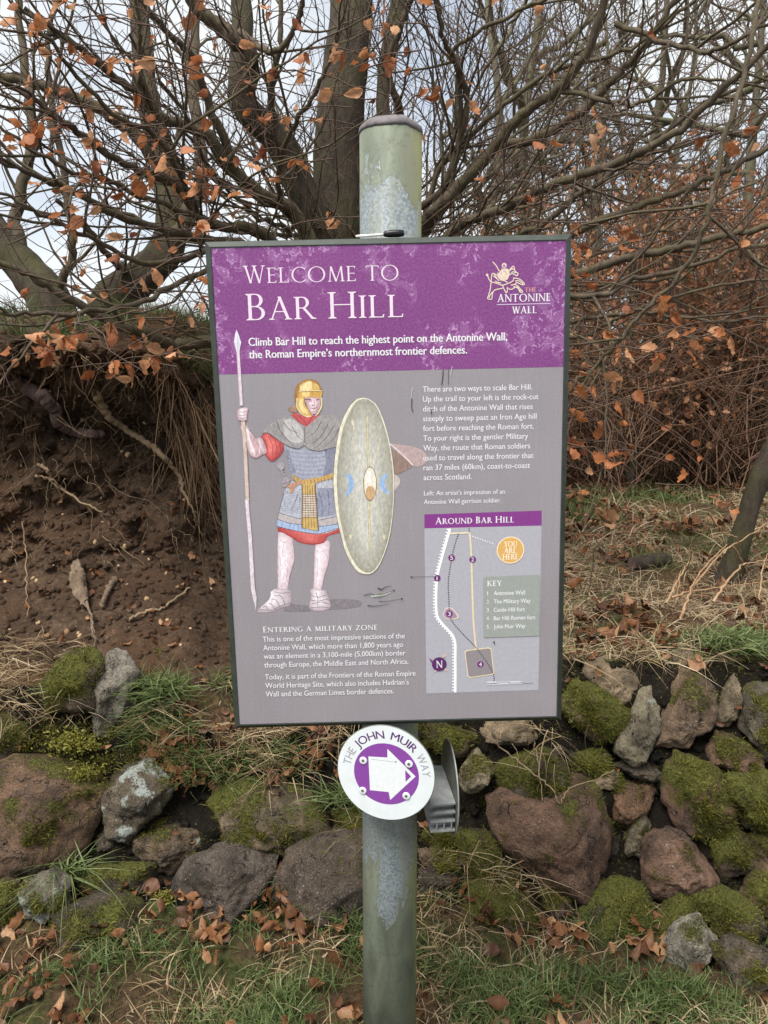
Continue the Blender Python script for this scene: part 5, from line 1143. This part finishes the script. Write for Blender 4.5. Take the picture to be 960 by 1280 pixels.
for q in (((226, 890), (244, 902), (236, 912)), ((300, 868), (310, 880), (290, 888)), ((246, 965), (258, 946), (266, 952)), ((322, 958), (300, 948), (306, 940))):
    p.poly([e(*v) for v in q], pu if q[0][0] == 226 else (222, 180, 160))
p.circ(e(276, 920), 9.6 * PX1, (92, 40, 105), 32); roman_line(p, 'N', *e(261, 938), e(292, 938)[0], 8.8, WH, 1, .15, .09)
p.poly([e(497, 484), e(778, 472), e(775, 778), e(497, 787)], (151, 158, 152))
roman_line(p, 'KEY', *e(515, 530), e(588, 530)[0], 6.8, WH, 1, .15, .08)
for i, (n_, t_, ex) in enumerate((('1', 'Antonine Wall', 705), ('2', 'The Military Way', 732), ('3', 'Castle Hill fort', 703), ('4', 'Bar Hill Roman fort', 755), ('5', 'John Muir Way', 706))):
    y = 575 + 41.7 * i; text_line(p, n_, *e(516 if n_ == '1' else 514, y), e(519.6 if n_ == '1' else 523, y)[0], 4.6, WH, .005); text_line(p, t_, *e(548, y), e(ex, y)[0], 5.0, WH, .008)
p.stroke([e(513, 1012), e(690, 1006)], .7 * PX1, WH); p.stroke([e(513, 1022), e(690, 1016)], .7 * PX1, WH)
for i in range(3): p.stroke([e(513 + 60 * i, 1010 + (i % 2) * 9), e(560 + 60 * i, 1008 + (i % 2) * 9)], 1.3 * PX1, WH)
p.stroke([e(690, 1016), e(745, 1014)], .5 * PX1, (90, 86, 95))
p.build('trail_map', panel)

# soldier
p = Pic(BM, .0003); q4 = lambda x, y: (250 + x / 4, 280 + y / 4)
a = lambda x, y: (285 + x / 8, 465 + y / 8); b = lambda x, y: (395 + x / 6.857, 465 + y / 6.857)
c = lambda x, y: (285 + x / 8, 610 + y / 8); d = lambda x, y: (395 + x / 6.857, 610 + y / 6.857)
def A(f, s): return [f(*q) for q in s]
DK = (74, 66, 78); P1 = PX1
p.blob(A(c, [(600, 1150), (700, 1165), (840, 1185), (840, 1225), (700, 1235), (560, 1225)]), (131, 123, 131)); p.blob(A(d, [(90, 960), (200, 950), (370, 965), (380, 1010), (240, 1035), (90, 1035)]), (133, 125, 133))
p.blob(A(b, [(630, 612), (720, 622), (840, 642), (930, 690), (950, 770), (860, 812), (760, 742), (690, 685)]), (186, 160, 160))
p.blob(A(b, [(640, 655), (700, 690), (760, 742), (826, 806), (760, 850), (690, 880), (662, 860)]), (148, 122, 112))
p.blob(A(b, [(665, 870), (715, 910), (715, 960), (680, 1010), (665, 1000)]), (200, 185, 180)); p.stroke(A(b, [(632, 615), (700, 670), (770, 735), (830, 800)]), 1.6 * P1, (225, 210, 208), True)
# legs and sandals
p.shaded(A(c, [(500, 445), (560, 440), (640, 490), (655, 600), (666, 700), (640, 800), (612, 900), (592, 1020), (500, 1020), (496, 900), (494, 800), (494, 600)]), (214, 188, 198), (246, 236, 242), shift=(-0.35, 0.1))
p.shaded(A(c, [(878, 555), (950, 540), (1010, 530), (1018, 640), (1005, 740), (965, 880), (930, 1020), (855, 1020), (860, 850), (864, 650)]), (214, 188, 198), (246, 236, 242), shift=(-0.3, 0.1))
for s in ([(520, 520), (560, 545), (600, 530)], [(560, 560), (545, 640), (560, 700)], [(520, 700), (530, 800), (520, 900)], [(600, 800), (590, 880), (570, 960)], [(880, 620), (920, 640), (960, 620)], [(890, 700), (900, 800), (890, 900)]): p.stroke(A(c, s), .5 * P1, (190, 160, 172), True)
for s in ([(500, 445), (494, 600), (494, 800), (498, 1010)], [(640, 490), (666, 700), (640, 800), (592, 1010)], [(870, 560), (864, 650), (858, 850), (855, 1010)], [(1018, 600), (1005, 740), (965, 880), (935, 1010)]): p.stroke(A(c, s), .45 * P1, (150, 125, 140), True)
p.shaded(A(c, [(452, 1030), (480, 1004), (600, 1014), (626, 1040), (622, 1160), (540, 1192), (430, 1236), (340, 1246), (290, 1230), (330, 1188), (420, 1110), (470, 1060)]), (186, 168, 176), (240, 232, 238))
p.shaded(A(c, [(820, 1022), (850, 1004), (940, 1015), (985, 1030), (990, 1060), (1020, 1150), (1015, 1200), (930, 1230), (860, 1226), (814, 1190), (830, 1080)]), (186, 168, 176), (240, 232, 238))
for s in ([(350, 1195), (380, 1180), (400, 1225)], [(400, 1150), (440, 1165), (470, 1215)], [(430, 1110), (480, 1120), (520, 1190)], [(470, 1080), (530, 1080), (570, 1170)], [(300, 1225), (340, 1215), (430, 1220), (540, 1175), (620, 1150)], [(455, 1035), (520, 1050), (620, 1045)], [(835, 1075), (900, 1090), (980, 1070)], [(830, 1120), (900, 1130), (1000, 1110)], [(840, 1160), (930, 1140), (1010, 1160)], [(820, 1200), (920, 1190), (1015, 1195)], [(880, 1050), (900, 1110), (890, 1180)]):
    p.stroke(A(c, s), .75 * P1, (128, 108, 118), True)
# red tunic, mail skirt
p.shaded(A(c, [(495, 395), (620, 400), (780, 430), (960, 440), (1100, 400), (1118, 380), (1122, 440), (1000, 480), (960, 545), (850, 566), (720, 545), (640, 500), (560, 452), (500, 432)]), (188, 66, 66), (228, 112, 106), shift=(0, -0.1))
p.stroke(A(c, [(500, 425), (600, 465), (720, 535), (850, 560), (960, 540)]), .8 * P1, (165, 58, 60), True)
SK = A(a, [(640, 1090), (745, 1120), (960, 1085)]) + A(b, [(145, 912), (160, 1097)]) + A(d, [(188, 350), (100, 385), (0, 395)]) + A(c, [(900, 458), (750, 440), (600, 410), (480, 380), (500, 290), (530, 150), (560, 40)]) + A(a, [(590, 1150)])
p.poly(SK, (184, 186, 198))
p.poly(A(d, [(10, 0), (155, 0), (165, 235), (15, 250)]), (148, 150, 172))
p.poly(A(c, [(508, 245), (620, 282), (740, 310), (900, 322), (960, 300), (1090, 280), (1095, 355), (960, 372), (900, 380), (740, 365), (600, 345), (497, 310)]), (190, 180, 180))
p.poly(A(c, [(492, 318), (600, 350), (740, 372), (900, 388), (1097, 362), (1105, 400), (960, 440), (900, 458), (750, 440), (600, 410), (480, 380)]), (166, 188, 224))
for i in range(15): x = 495 + i * 40; p.stroke(A(c, [(x + 8, 335 + min(i, 9) * 6), (x, 385 + min(i, 9) * 6)]), .4 * P1, (118, 132, 172))
for s in ([(508, 245), (620, 282), (740, 310), (900, 322), (1090, 282)], [(497, 312), (600, 347), (740, 368), (900, 385), (1095, 360)], [(480, 380), (600, 410), (750, 440), (900, 458), (1105, 400)]): p.stroke(A(c, s), .7 * P1, (92, 92, 115), True)
for i in range(13): y = 30 + i * 17; p.stroke(A(c, [(565 - i * 4, y), (640, y + 10), (735, y + 16)]), .35 * P1, (140, 146, 172), True)
for s in ([(700, 60), (670, 140), (630, 225)], [(560, 50), (520, 200), (482, 375)], [(720, 90), (715, 200)], [(910, 40), (940, 160), (950, 290)], [(1000, 20), (1010, 150), (1000, 280)], [(890, 100), (905, 220)], [(1050, 0), (1070, 150), (1085, 260)]): p.stroke(A(c, s), .9 * P1, (98, 98, 125), True, .4 * P1)
# torso
p.poly(A(a, [(545, 722), (700, 690), (960, 690)]) + A(b, [(172, 640), (160, 860), (145, 900), (0, 940)]) + A(a, [(850, 1075), (730, 1075), (640, 1010), (590, 900), (580, 800)]), (162, 164, 182))
for i in range(14): y = 770 + i * 21; p.stroke(A(a, [(590 + max(0, i - 6) * 7, y), (760, y + 24), (900, y + 22), (1030, y + 2)]), .45 * P1, (138, 141, 164) if i % 2 else (182, 188, 212), True)
p.blob(A(b, [(70, 660), (172, 645), (160, 870), (60, 900), (85, 780)]), (132, 133, 156)); p.blob(A(a, [(580, 760), (620, 800), (640, 900), (680, 1000), (640, 1005), (592, 900)]), (136, 138, 160))
for q in range(90):
    x = RNG.uniform(590, 1060); y = RNG.uniform(770, 1040); p.stroke([a(x, y), a(x + 14, y + RNG.uniform(-3, 3))], .45 * P1, [(196, 200, 218), (142, 144, 166), (176, 178, 196)][q % 3])
for q in range(130):
    y = RNG.uniform(-20, 290); x = RNG.uniform(560 - max(0, y) * .2, 735) if q % 2 else RNG.uniform(895, 1075); p.stroke([c(x, y), c(x + 12, y + RNG.uniform(-2, 4))], .45 * P1, [(206, 210, 224), (138, 142, 168), (186, 186, 204)][q % 3])
for q in range(60):
    x, y = RNG.uniform(430, 900), RNG.uniform(480, 740); t_ = RNG.uniform(.3, 1.2) if x < 765 else RNG.uniform(1.9, 2.8); p.stroke([a(x, y), a(x + 30 * math.cos(t_), y + 30 * math.sin(t_))], .4 * P1, [(200, 196, 196), (132, 126, 126), (182, 176, 176)][q % 3]) if y > 470 + abs(x - 765) * .12 and y < 740 - max(0, 560 - x) * .8 else None
# belt and apron
p.poly(A(a, [(640, 1028), (740, 1078), (860, 1062), (960, 1040)]) + A(b, [(145, 864), (145, 910), (0, 945)]) + A(a, [(960, 1088), (870, 1110), (745, 1125), (655, 1078)]), (204, 162, 92))
for x in range(660, 1120, 34): p.stroke([a(x, 1040 + (40 if x > 720 else (x - 660) * .6) - max(0, x - 860) * .24), a(x + 3, 1085 + (35 if x > 720 else (x - 660) * .6) - max(0, x - 860) * .24)], .7 * P1, (140, 96, 48))
p.poly(A(a, [(742, 1125), (872, 1108)]) + A(c, [(882, 100), (905, 428), (738, 398), (742, 100)]), (206, 172, 98))
p.poly(A(c, [(742, 60), (880, 60), (893, 290), (738, 290)]), (214, 204, 190))
for i in range(11): y = 62 + i * 23; p.stroke(A(c, [(742, y), (884 + i, y)]), .8 * P1, (132, 98, 62))
for i in range(6): p.stroke([a(750 + i * 23, 1130), c(748 + i * 29, 400)], .7 * P1, (150, 106, 58))
p.stroke([a(740, 1125), c(742, 100), c(738, 398)], .8 * P1, (84, 70, 66)); p.stroke([a(872, 1110), c(882, 100), c(905, 428)], .9 * P1, (84, 70, 66))
# sword hilt and strap
p.blob(A(a, [(487, 930), (520, 900), (560, 915), (566, 955), (545, 980), (572, 1020), (590, 1058), (626, 1082), (604, 1120), (560, 1150), (540, 1120), (552, 1060), (526, 985), (492, 955)]), (166, 156, 164))
for s in ([(530, 990), (560, 975)], [(540, 1015), (570, 1002)], [(548, 1045), (582, 1035)], [(540, 1120), (590, 1110), (625, 1085)]): p.stroke(A(a, s), .7 * P1, (92, 82, 92))
p.blob(A(a, [(575, 1150), (640, 1110), (730, 1090), (740, 1115), (680, 1140), (650, 1200), (620, 1205), (615, 1160)]), (196, 146, 116))
# arm
p.shaded(A(a, [(118, 540), (172, 512), (200, 568), (246, 620), (300, 682), (326, 652), (352, 680), (392, 800), (345, 826), (285, 860), (232, 842), (196, 772), (152, 622)]), (186, 146, 154), (242, 226, 230), shift=(-0.1, 0.0), amt=0.6)
p.blob(A(a, [(205, 600), (262, 650), (300, 700), (310, 780), (290, 850), (262, 770), (230, 690)]), (206, 168, 174)); p.stroke(A(a, [(300, 684), (310, 740), (330, 790), (345, 822)]), .6 * P1, (150, 108, 116), True)
p.stroke(A(a, [(172, 512), (200, 568), (246, 620), (300, 682)]), .6 * P1, (140, 98, 108), True); p.stroke(A(a, [(150, 622), (196, 772), (232, 842), (285, 860)]), .5 * P1, (160, 125, 132), True)
# sleeve, scarf, cape
p.shaded(A(a, [(328, 650), (362, 612), (402, 612), (452, 648), (520, 690), (556, 724), (556, 772), (522, 832), (462, 886), (420, 886), (376, 832), (390, 782), (366, 692)]), (180, 60, 62), (238, 122, 114))
for s in ([(400, 640), (440, 720), (450, 870)], [(470, 680), (490, 770), (465, 870)], [(365, 690), (395, 780), (385, 835)], [(520, 720), (520, 800), (480, 860)]): p.stroke(A(a, s), 1.0 * P1, (172, 58, 60), True, .4 * P1)
p.poly(A(a, [(625, 430), (690, 400), (720, 430), (800, 440), (880, 425), (915, 395), (900, 455), (840, 525), (780, 550), (735, 525), (675, 485)]), (206, 84, 86))
for s in ([(660, 440), (720, 500), (770, 540)], [(700, 430), (750, 480), (790, 530)], [(850, 440), (820, 490), (790, 540)]): p.stroke(A(a, s), .8 * P1, (150, 48, 54), True)
CP_ = A(a, [(342, 610), (400, 532), (490, 490), (560, 452), (640, 440), (690, 490), (778, 548), (840, 502), (900, 440)]) + A(b, [(60, 368), (140, 368), (228, 402), (200, 560), (172, 640), (60, 666)]) + A(a, [(980, 778), (900, 788), (820, 775), (765, 735), (700, 766), (620, 746), (520, 690), (450, 640), (402, 610)])
p.poly(CP_, (158, 152, 152))
p.blob(A(a, [(560, 480), (640, 470), (740, 560), (750, 690), (640, 700), (560, 620)]), (192, 188, 188)); p.blob(A(a, [(420, 540), (480, 510), (510, 570), (580, 660), (520, 660), (440, 600)]), (150, 146, 146))
for s in ([(490, 495), (520, 580), (600, 680), (660, 740)], [(555, 500), (610, 570), (700, 610)], [(342, 610), (402, 610), (452, 642), (520, 692), (620, 748), (700, 768), (765, 738), (820, 778), (900, 790), (1000, 776)], [(765, 550), (768, 640), (765, 710)], [(930, 500), (880, 590), (800, 650)], [(1000, 520), (930, 640), (840, 720)], [(1060, 540), (980, 660), (870, 760)], [(1110, 560), (1060, 660), (960, 750)], [(640, 545), (700, 640), (740, 680)]):
    p.stroke(A(a, s), .95 * P1, (96, 90, 92), True, .5 * P1)
p.circ(a(765, 718), 1.5 * P1, (90, 84, 88), 16); p.circ(a(765, 718), .9 * P1, (220, 216, 216), 16)
# head
p.blob(A(a, [(598, 372), (620, 350), (680, 322), (702, 372), (682, 402), (630, 396)]), (164, 128, 104))
p.shaded(A(a, [(750, 250), (922, 255), (926, 330), (902, 382), (872, 428), (845, 434), (806, 395), (785, 320)]), (196, 152, 164), (236, 214, 218), shift=(-0.1, 0.1))
p.blob(A(a, [(760, 262), (830, 268), (835, 300), (775, 300)]), (196, 156, 168)); p.blob(A(a, [(880, 266), (915, 266), (915, 292), (880, 296)]), (200, 162, 174))
for s, w_, cc in (([(768, 278), (800, 272), (830, 280)], 1.1, (90, 66, 80)), ([(884, 278), (915, 274)], 1.0, (90, 66, 80)), ([(855, 280), (868, 320), (840, 335), (870, 340)], .7, (160, 112, 124)), ([(830, 360), (860, 365), (885, 356)], .9, (150, 86, 96)), ([(830, 395), (855, 402), (880, 390)], .6, (170, 126, 136)), ([(850, 425), (872, 425)], 1.6, (70, 62, 76)), ([(905, 310), (890, 350), (900, 380)], .6, (176, 134, 146))): p.stroke(A(a, s), w_ * P1, cc, True)
p.shaded(A(a, [(664, 240), (680, 150), (740, 92), (820, 72), (892, 95), (932, 160), (940, 192), (820, 196), (704, 196), (694, 262), (682, 302), (668, 300)]), (160, 106, 46), (226, 184, 104), shift=(0.1, 0.1), amt=0.6)
p.blob(A(a, [(722, 140), (800, 96), (842, 104), (824, 178), (730, 184)]), (240, 216, 152)); p.blob(A(a, [(682, 170), (716, 120), (706, 190), (690, 260), (676, 280)]), (172, 122, 58)); p.blob(A(a, [(862, 110), (905, 130), (915, 178), (870, 180)]), (226, 186, 100))
p.blob(A(a, [(710, 194), (820, 192), (938, 190), (924, 258), (850, 250), (760, 258), (716, 250)]), (214, 162, 74)); p.blob(A(a, [(740, 205), (820, 200), (800, 245), (745, 245)]), (238, 206, 130))
p.stroke(A(a, [(704, 194), (820, 186), (942, 188)]), 1.1 * P1, (236, 214, 160), True); p.stroke(A(a, [(704, 199), (820, 193), (936, 195)]), .5 * P1, (110, 76, 40), True)
p.blob(A(a, [(690, 262), (722, 250), (764, 262), (774, 330), (822, 402), (836, 436), (792, 446), (732, 412), (692, 352)]), (220, 178, 92)); p.blob(A(a, [(712, 275), (745, 270), (752, 340), (800, 410), (760, 410), (718, 350)]), (240, 214, 150))
p.stroke(A(a, [(690, 262), (690, 350), (732, 414), (792, 446), (836, 438)]), .9 * P1, (240, 226, 186), True); p.stroke(A(a, [(764, 262), (774, 330), (822, 402), (838, 436)]), .7 * P1, (120, 84, 48), True)
p.blob(A(a, [(922, 255), (940, 262), (942, 340), (908, 412), (872, 438), (902, 382), (926, 330)]), (234, 214, 168)); p.stroke(A(a, [(926, 260), (928, 330), (902, 385), (876, 430)]), .6 * P1, (128, 92, 70), True)
# spear and hand
p.poly(A(q4, [(183, 528), (196, 560), (206, 592), (198, 636), (182, 636), (171, 592), (174, 560)]), (226, 226, 238)); p.stroke(A(q4, [(184, 535), (190, 634)]), .5 * P1, (186, 182, 204))
p.poly(A(q4, [(182, 634), (198, 634), (206, 760)]) + A(a, [(150, 335), (118, 335)]), (226, 206, 222)); p.stroke([q4(184, 640), a(122, 330)], .7 * P1, (188, 166, 188))
p.poly(A(a, [(132, 480), (172, 480), (192, 800), (216, 1280), (178, 1280), (156, 800)]), (210, 186, 172)); p.stroke(A(a, [(170, 490), (192, 800), (214, 1280)]), .6 * P1, (150, 122, 112))
p.poly(A(c, [(170, 115), (208, 115), (242, 500), (272, 1000), (287, 1080), (282, 1228), (245, 1075), (230, 1000), (204, 500)]), (226, 212, 220)); p.poly(A(a, [(178, 1270), (216, 1270), (208, 1290), (212, 1290)]), (218, 200, 196)); p.stroke(A(c, [(206, 120), (240, 500), (270, 1000), (284, 1080)]), .5 * P1, (168, 146, 158))
p.stroke(A(c, [(246, 1074), (286, 1080)]), .5 * P1, (150, 132, 144))
p.shaded(A(a, [(92, 392), (120, 362), (180, 355), (206, 366), (196, 392), (192, 440), (184, 482), (130, 484), (100, 470)]), (196, 164, 172), (240, 226, 230))
for y in (392, 424, 454): p.stroke(A(a, [(104, y + 4), (150, y + 10), (190, y)]), .6 * P1, (150, 112, 122), True)
p.stroke(A(a, [(120, 484), (150, 494), (186, 482)]), .7 * P1, (120, 88, 98), True); p.stroke(A(a, [(92, 392), (96, 450), (112, 520), (125, 550)]), .5 * P1, (165, 132, 140), True)
# shield
OUT = A(b, [(400, 220), (345, 235), (290, 290), (240, 380), (205, 480), (178, 620), (156, 800), (150, 950)]) + A(d, [(152, 0), (165, 150), (190, 300), (245, 520), (335, 690), (410, 735), (490, 722), (560, 625), (622, 450), (655, 250), (668, 60)]) + A(b, [(668, 880), (645, 680), (600, 480), (530, 300), (460, 235)])
p.blob(OUT, (232, 225, 200))
INN = A(b, [(405, 228), (352, 250), (300, 320), (258, 410), (228, 500), (204, 630), (184, 800), (178, 950)]) + A(d, [(180, 0), (192, 150), (214, 300), (264, 500), (345, 660), (420, 715), (486, 708), (552, 615), (612, 445), (646, 250), (660, 60)]) + A(b, [(660, 880), (637, 685), (592, 485), (522, 306), (455, 242)])
p.shaded(INN, (164, 161, 146), (206, 204, 195), 9, (.12, -.08), .75)
p.stroke(A(b, [(345, 232), (290, 288), (240, 378), (203, 480), (176, 620), (153, 800), (147, 950)]) + A(d, [(150, 0), (162, 150), (188, 300), (243, 522)]), .6 * P1, (120, 112, 98), True)
p.stroke(A(d, [(345, 660), (420, 716), (486, 709), (552, 616), (612, 446), (646, 250), (660, 60)]), .6 * P1, (132, 128, 104), True)
YL = (216, 208, 172)
for s in ([b(440, 380), b(442, 560), b(446, 700), b(452, 830)], [d(450, 110), d(458, 300), d(466, 530)]): p.stroke(s, 3.0 * P1, (148, 144, 120), True); p.stroke(s, 2.2 * P1, (214, 202, 158), True)
for s in ([b(310, 405), b(340, 560), b(315, 575), b(360, 735), b(415, 850)], [b(555, 450), b(530, 565), b(552, 575), b(510, 720), b(490, 820)], [d(425, 115), d(390, 160), d(380, 160), d(315, 300), d(330, 310), d(292, 430)], [d(485, 110), d(520, 180), d(530, 180), d(572, 340), d(560, 345), d(585, 440)]): p.stroke(s, .9 * P1, YL)
for t_ in (A(b, [(300, 410), (330, 450), (312, 460)]), A(d, [(282, 400), (320, 400), (292, 440)]), A(d, [(560, 410), (596, 400), (588, 446)])): p.poly(t_, YL)
p.blob(A(b, [(250, 868), (300, 885), (326, 960), (302, 1030), (250, 1066), (274, 1000), (276, 930)]), (150, 184, 228)); p.blob(A(b, [(622, 866), (572, 888), (546, 960), (574, 1022), (636, 1046), (596, 990), (594, 920)]), (150, 184, 228))
def ell(cx, cy, rx, ry, f): return [f(cx + rx * math.cos(t_), cy + ry * math.sin(t_)) for t_ in np.linspace(0, 2 * math.pi, 28, endpoint=False)]
p.poly(ell(463, 958, 60, 150, b), (150, 132, 108)); p.poly(ell(463, 955, 52, 138, b), (236, 226, 208)); p.poly(ell(466, 1035, 40, 60, b), (206, 166, 116)); p.poly(ell(452, 900, 20, 50, b), (246, 244, 236))
p.build('soldier_picture', panel, painted=True)
# scuffs and scratches in the print
p = Pic(BM, .0016); SC = (62, 58, 66)
for s, w_ in (([(530, 855), (560, 868), (600, 845), (650, 838)], 1.9), ([(440, 1005), (520, 1010), (640, 990)], 1.2), ([(540, 970), (620, 968), (740, 945)], .8), ([(410, 920), (470, 905), (540, 930), (600, 900), (672, 875)], 1.0), ([(820, 762), (1000, 757), (1060, 757)], .5)): p.stroke(A(d, s), w_ * P1, SC, True, .3 * P1)
p.stroke(A(d, [(500, 925), (545, 905), (590, 910)]), 2.6 * P1, (128, 138, 108), True, 1 * P1); p.stroke(A(d, [(470, 925), (560, 920), (640, 890)]), 1.2 * P1, (214, 220, 214), True, .4 * P1)
p.circ(d(818, 762), 1.2 * P1, SC, 10); p.circ(d(735, 948), 1.2 * P1, SC, 10); p.circ(d(668, 876), 1.2 * P1, SC, 10)
for s, w_ in (([(554, 462), (553, 474), (552, 481)], 1.1), ([(560.5, 461), (560.3, 481)], .6), ([(515, 498), (514.5, 508), (516, 515)], 1.0), ([(539.5, 511), (539, 518)], .9), ([(617, 801), (618, 804.5)], 1.5)): p.stroke(s, w_ * P1, SC, True)
p.stroke([(515.5, 484), (513.5, 498)], .6 * P1, (200, 196, 200)); p.stroke([(565, 458), (563, 470)], .7 * P1, (196, 190, 198))
p.build('scuff_marks', panel)

# --- waymarker
M_WHITE = m_flat('white_enamel', (203, 209, 211), .35, .5, 0, .05, 30); M_EDGE = m_flat('disc_edge', (96, 100, 92), .5, .4, 0, .3, 50); M_ALU = m_flat('cast_aluminium', (138, 140, 140), .5, .45, .25, .25, 55)
M_DISCBACK = m_flat('weathered_disc_back', (82, 86, 76), .6, .3, 0, .35, 40)
DC = Vector((.0027, 1.345, CAM_Z - .6893)); DM = Matrix.Translation(DC) @ Matrix.Rotation(math.radians(-14), 4, 'Z'); DR = .0936
way = thing('waymarker_sign', 'round white waymarker reading The John Muir Way with purple arrow pointing right', 'waymarker', matrix=DM)
def disc(name, R, th, mats, parent, rot=None):
    bm = bmesh.new(); n = 72; pr = [(R - .0012, 0), (R, .0008), (R, th - .0008), (R - .0012, th)]
    rv = [[bm.verts.new((r * math.cos(2 * math.pi * i / n), y, r * math.sin(2 * math.pi * i / n))) for i in range(n)] for r, y in pr]
    bm.faces.new(rv[0]); bm.faces.new(rv[-1][::-1])
    for A_, B_ in zip(rv[:-1], rv[1:]):
        for i in range(n):
            f = bm.faces.new((A_[i], A_[(i + 1) % n], B_[(i + 1) % n], B_[i])); f.material_index = 1
    return bm_obj(name, bm, mats, parent)
face_ = disc('disc', DR, .003, [M_WHITE, M_EDGE], way)
p = Pic(DM, .0002); e = lambda x, y: (415 + x / 5.053, 895 + y / 5.053); PU = (132, 62, 158); CC = e(342, 366)
u0, v0 = p.uv(*CC); p.luv([(u0 + .0622 * math.cos(t_), v0 + .0600 * math.sin(t_)) for t_ in np.linspace(0, 2 * math.pi, 72, endpoint=False)], PU)
p.poly(A(e, [(230, 255), (350, 262), (350, 207), (528, 382), (368, 530), (358, 480), (240, 468)]), (216, 221, 223)); p.poly(A(e, [(462, 340), (500, 382), (465, 416)]), PU)
p.stroke(A(e, [(245, 272), (320, 282), (405, 290)]), .0006, (110, 118, 108)); p.circ(e(402, 290), .0016, (92, 104, 88), 10)
p.build('arrow_roundel', face_)
p = Pic(DM, .00025)
def arc_text(txt, a0, a1, r, cap, col, bold):
    g_ = [sans_polys(ch, bold) if ch != ' ' else None for ch in txt]; gaps = .10
    wd = [(.35 if q is None else q[0][:, 0].max() - q[0][:, 0].min()) for q in g_]; tot = sum(wd) + gaps * (len(txt) - 1); x = 0; s = cap / CAPH
    k = math.radians(a0 - a1) / tot
    for q, w_ in zip(g_, wd):
        if q is not None:
            V, F = q; th = math.radians(a0) - k * (x + w_ / 2); sx = k * (r + cap * .5); V = V.copy(); V[:, 0] = (V[:, 0] - V[:, 0].min() - w_ / 2) * sx; V[:, 1] *= s
            cs, sn = math.cos(th - math.pi / 2), math.sin(th - math.pi / 2); bx, bz = u0 + r * math.cos(th), v0 + r * math.sin(th); p.k += 1
            for dx in ((-bold * s, 0, bold * s) if bold > 0 else (0,)):
                p.k += 1
                for f in F: p.polys.append(([(bx + (V[i, 0] + dx) * cs - V[i, 1] * sn, bz + (V[i, 0] + dx) * sn + V[i, 1] * cs) for i in f], col, p.off + p.k * 1.5e-6))
        x += w_ + gaps
arc_text('JOHN MUIR', 139, 43, .0690, .0150, (92, 52, 112), .012)
arc_text('THE', 172, 146, .0690, .0150, (160, 152, 166), -.012); arc_text('WAY', 36, 3, .0690, .0150, (160, 152, 166), -.012)
p.build('ring_lettering', face_)
for s in ((198, 280), (487, 302), (195, 470), (470, 504)):
    u, v = p.uv(*e(*s)); sm = Pic(DM, 0)
    bm = bmesh.new(); n = 24
    pr = [(.0074, -.0007), (.0072, -.0016), (.0058, -.0024), (.0030, -.0026), (.0026, -.0018)]; rv = [[bm.verts.new((u + r * math.cos(2 * math.pi * i / n), y, v + r * math.sin(2 * math.pi * i / n))) for i in range(n)] for r, y in pr]
    for j, (A_, B_) in enumerate(zip(rv[:-1], rv[1:])):
        for i in range(n): bm.faces.new((A_[i], A_[(i + 1) % n], B_[(i + 1) % n], B_[i])).material_index = 1 if j == 3 else 0
    bm.faces.new(rv[-1]).material_index = 1
    bm_obj('screw', bm, [M_WHITE, m_flat('screw_socket', (95, 96, 92), .6)], way)
# bracket behind the disc, on the post
bm = bmesh.new()
box_bm(bm, -.045, .045, .0035, .012, -.055, .03)
bm_obj('mounting_bracket', bm, M_ALU, way)
side = thing('waymarker_sign', 'round waymarker turned edge-on beside the post, showing its dull grey back and ribbed bracket', 'waymarker', at(563, 982, 1.44))
side.rotation_euler = (math.radians(0), math.radians(-2.5), math.radians(96)); 
d2 = disc('disc', .091, .003, [M_DISCBACK, M_ALU], side)
bm = bmesh.new()
for z0, z1 in ((.004, .008), (-.014, -.010), (-.032, -.028), (-.052, -.048)): box_bm(bm, -.075, .066, .0042, .052, z0, z1)
box_bm(bm, -.058, .064, .0045, .0515, -.0485, .0042)
for k_ in range(3): box_bm(bm, -.074, -.070, .010 + .014 * k_, .0125 + .014 * k_, -.0478, -.0322)
bm_obj('ribbed_bracket', bm, M_ALU, side, .0006)
# --- pen on top of the board
tp = BM @ Vector(((-.0015), .012, BH + g + .0006)); pen = thing('pen', 'short white pen with a thick black cap lying on top of the board', 'pen', tp)
def rod(name, prof_, mat, n=16):
    V, F = [], []
    for r, x_ in prof_:
        for i in range(n): V.append((x_, r * math.cos(2 * math.pi * i / n), r * math.sin(2 * math.pi * i / n)))
    for j in range(len(prof_) - 1):
        for i in range(n): F.append((j * n + i, j * n + (i + 1) % n, (j + 1) * n + (i + 1) % n, (j + 1) * n + i))
    F += [tuple(range(n)), tuple((len(prof_) - 1) * n + i for i in range(n))]
    me = bpy.data.meshes.new(name); me.from_pydata(V, [], F); o = link(name, me, mat, pen, True); return o
o1 = rod('shaft', [(.0014, -.054), (.0021, -.051), (.0022, -.004)], m_flat('white_plastic', (232, 230, 222), .4)); o1.location.z = .0060; o1.rotation_euler = (0, math.radians(-3.5), 0)
o2 = rod('cap', [(.0030, -.007), (.0048, -.005), (.0060, .002), (.0064, .018), (.0054, .0255), (.0036, .028)], m_flat('black_plastic', (24, 24, 27), .35)); o2.location.z = .0066; o2.rotation_euler = (0, math.radians(-3), 0)
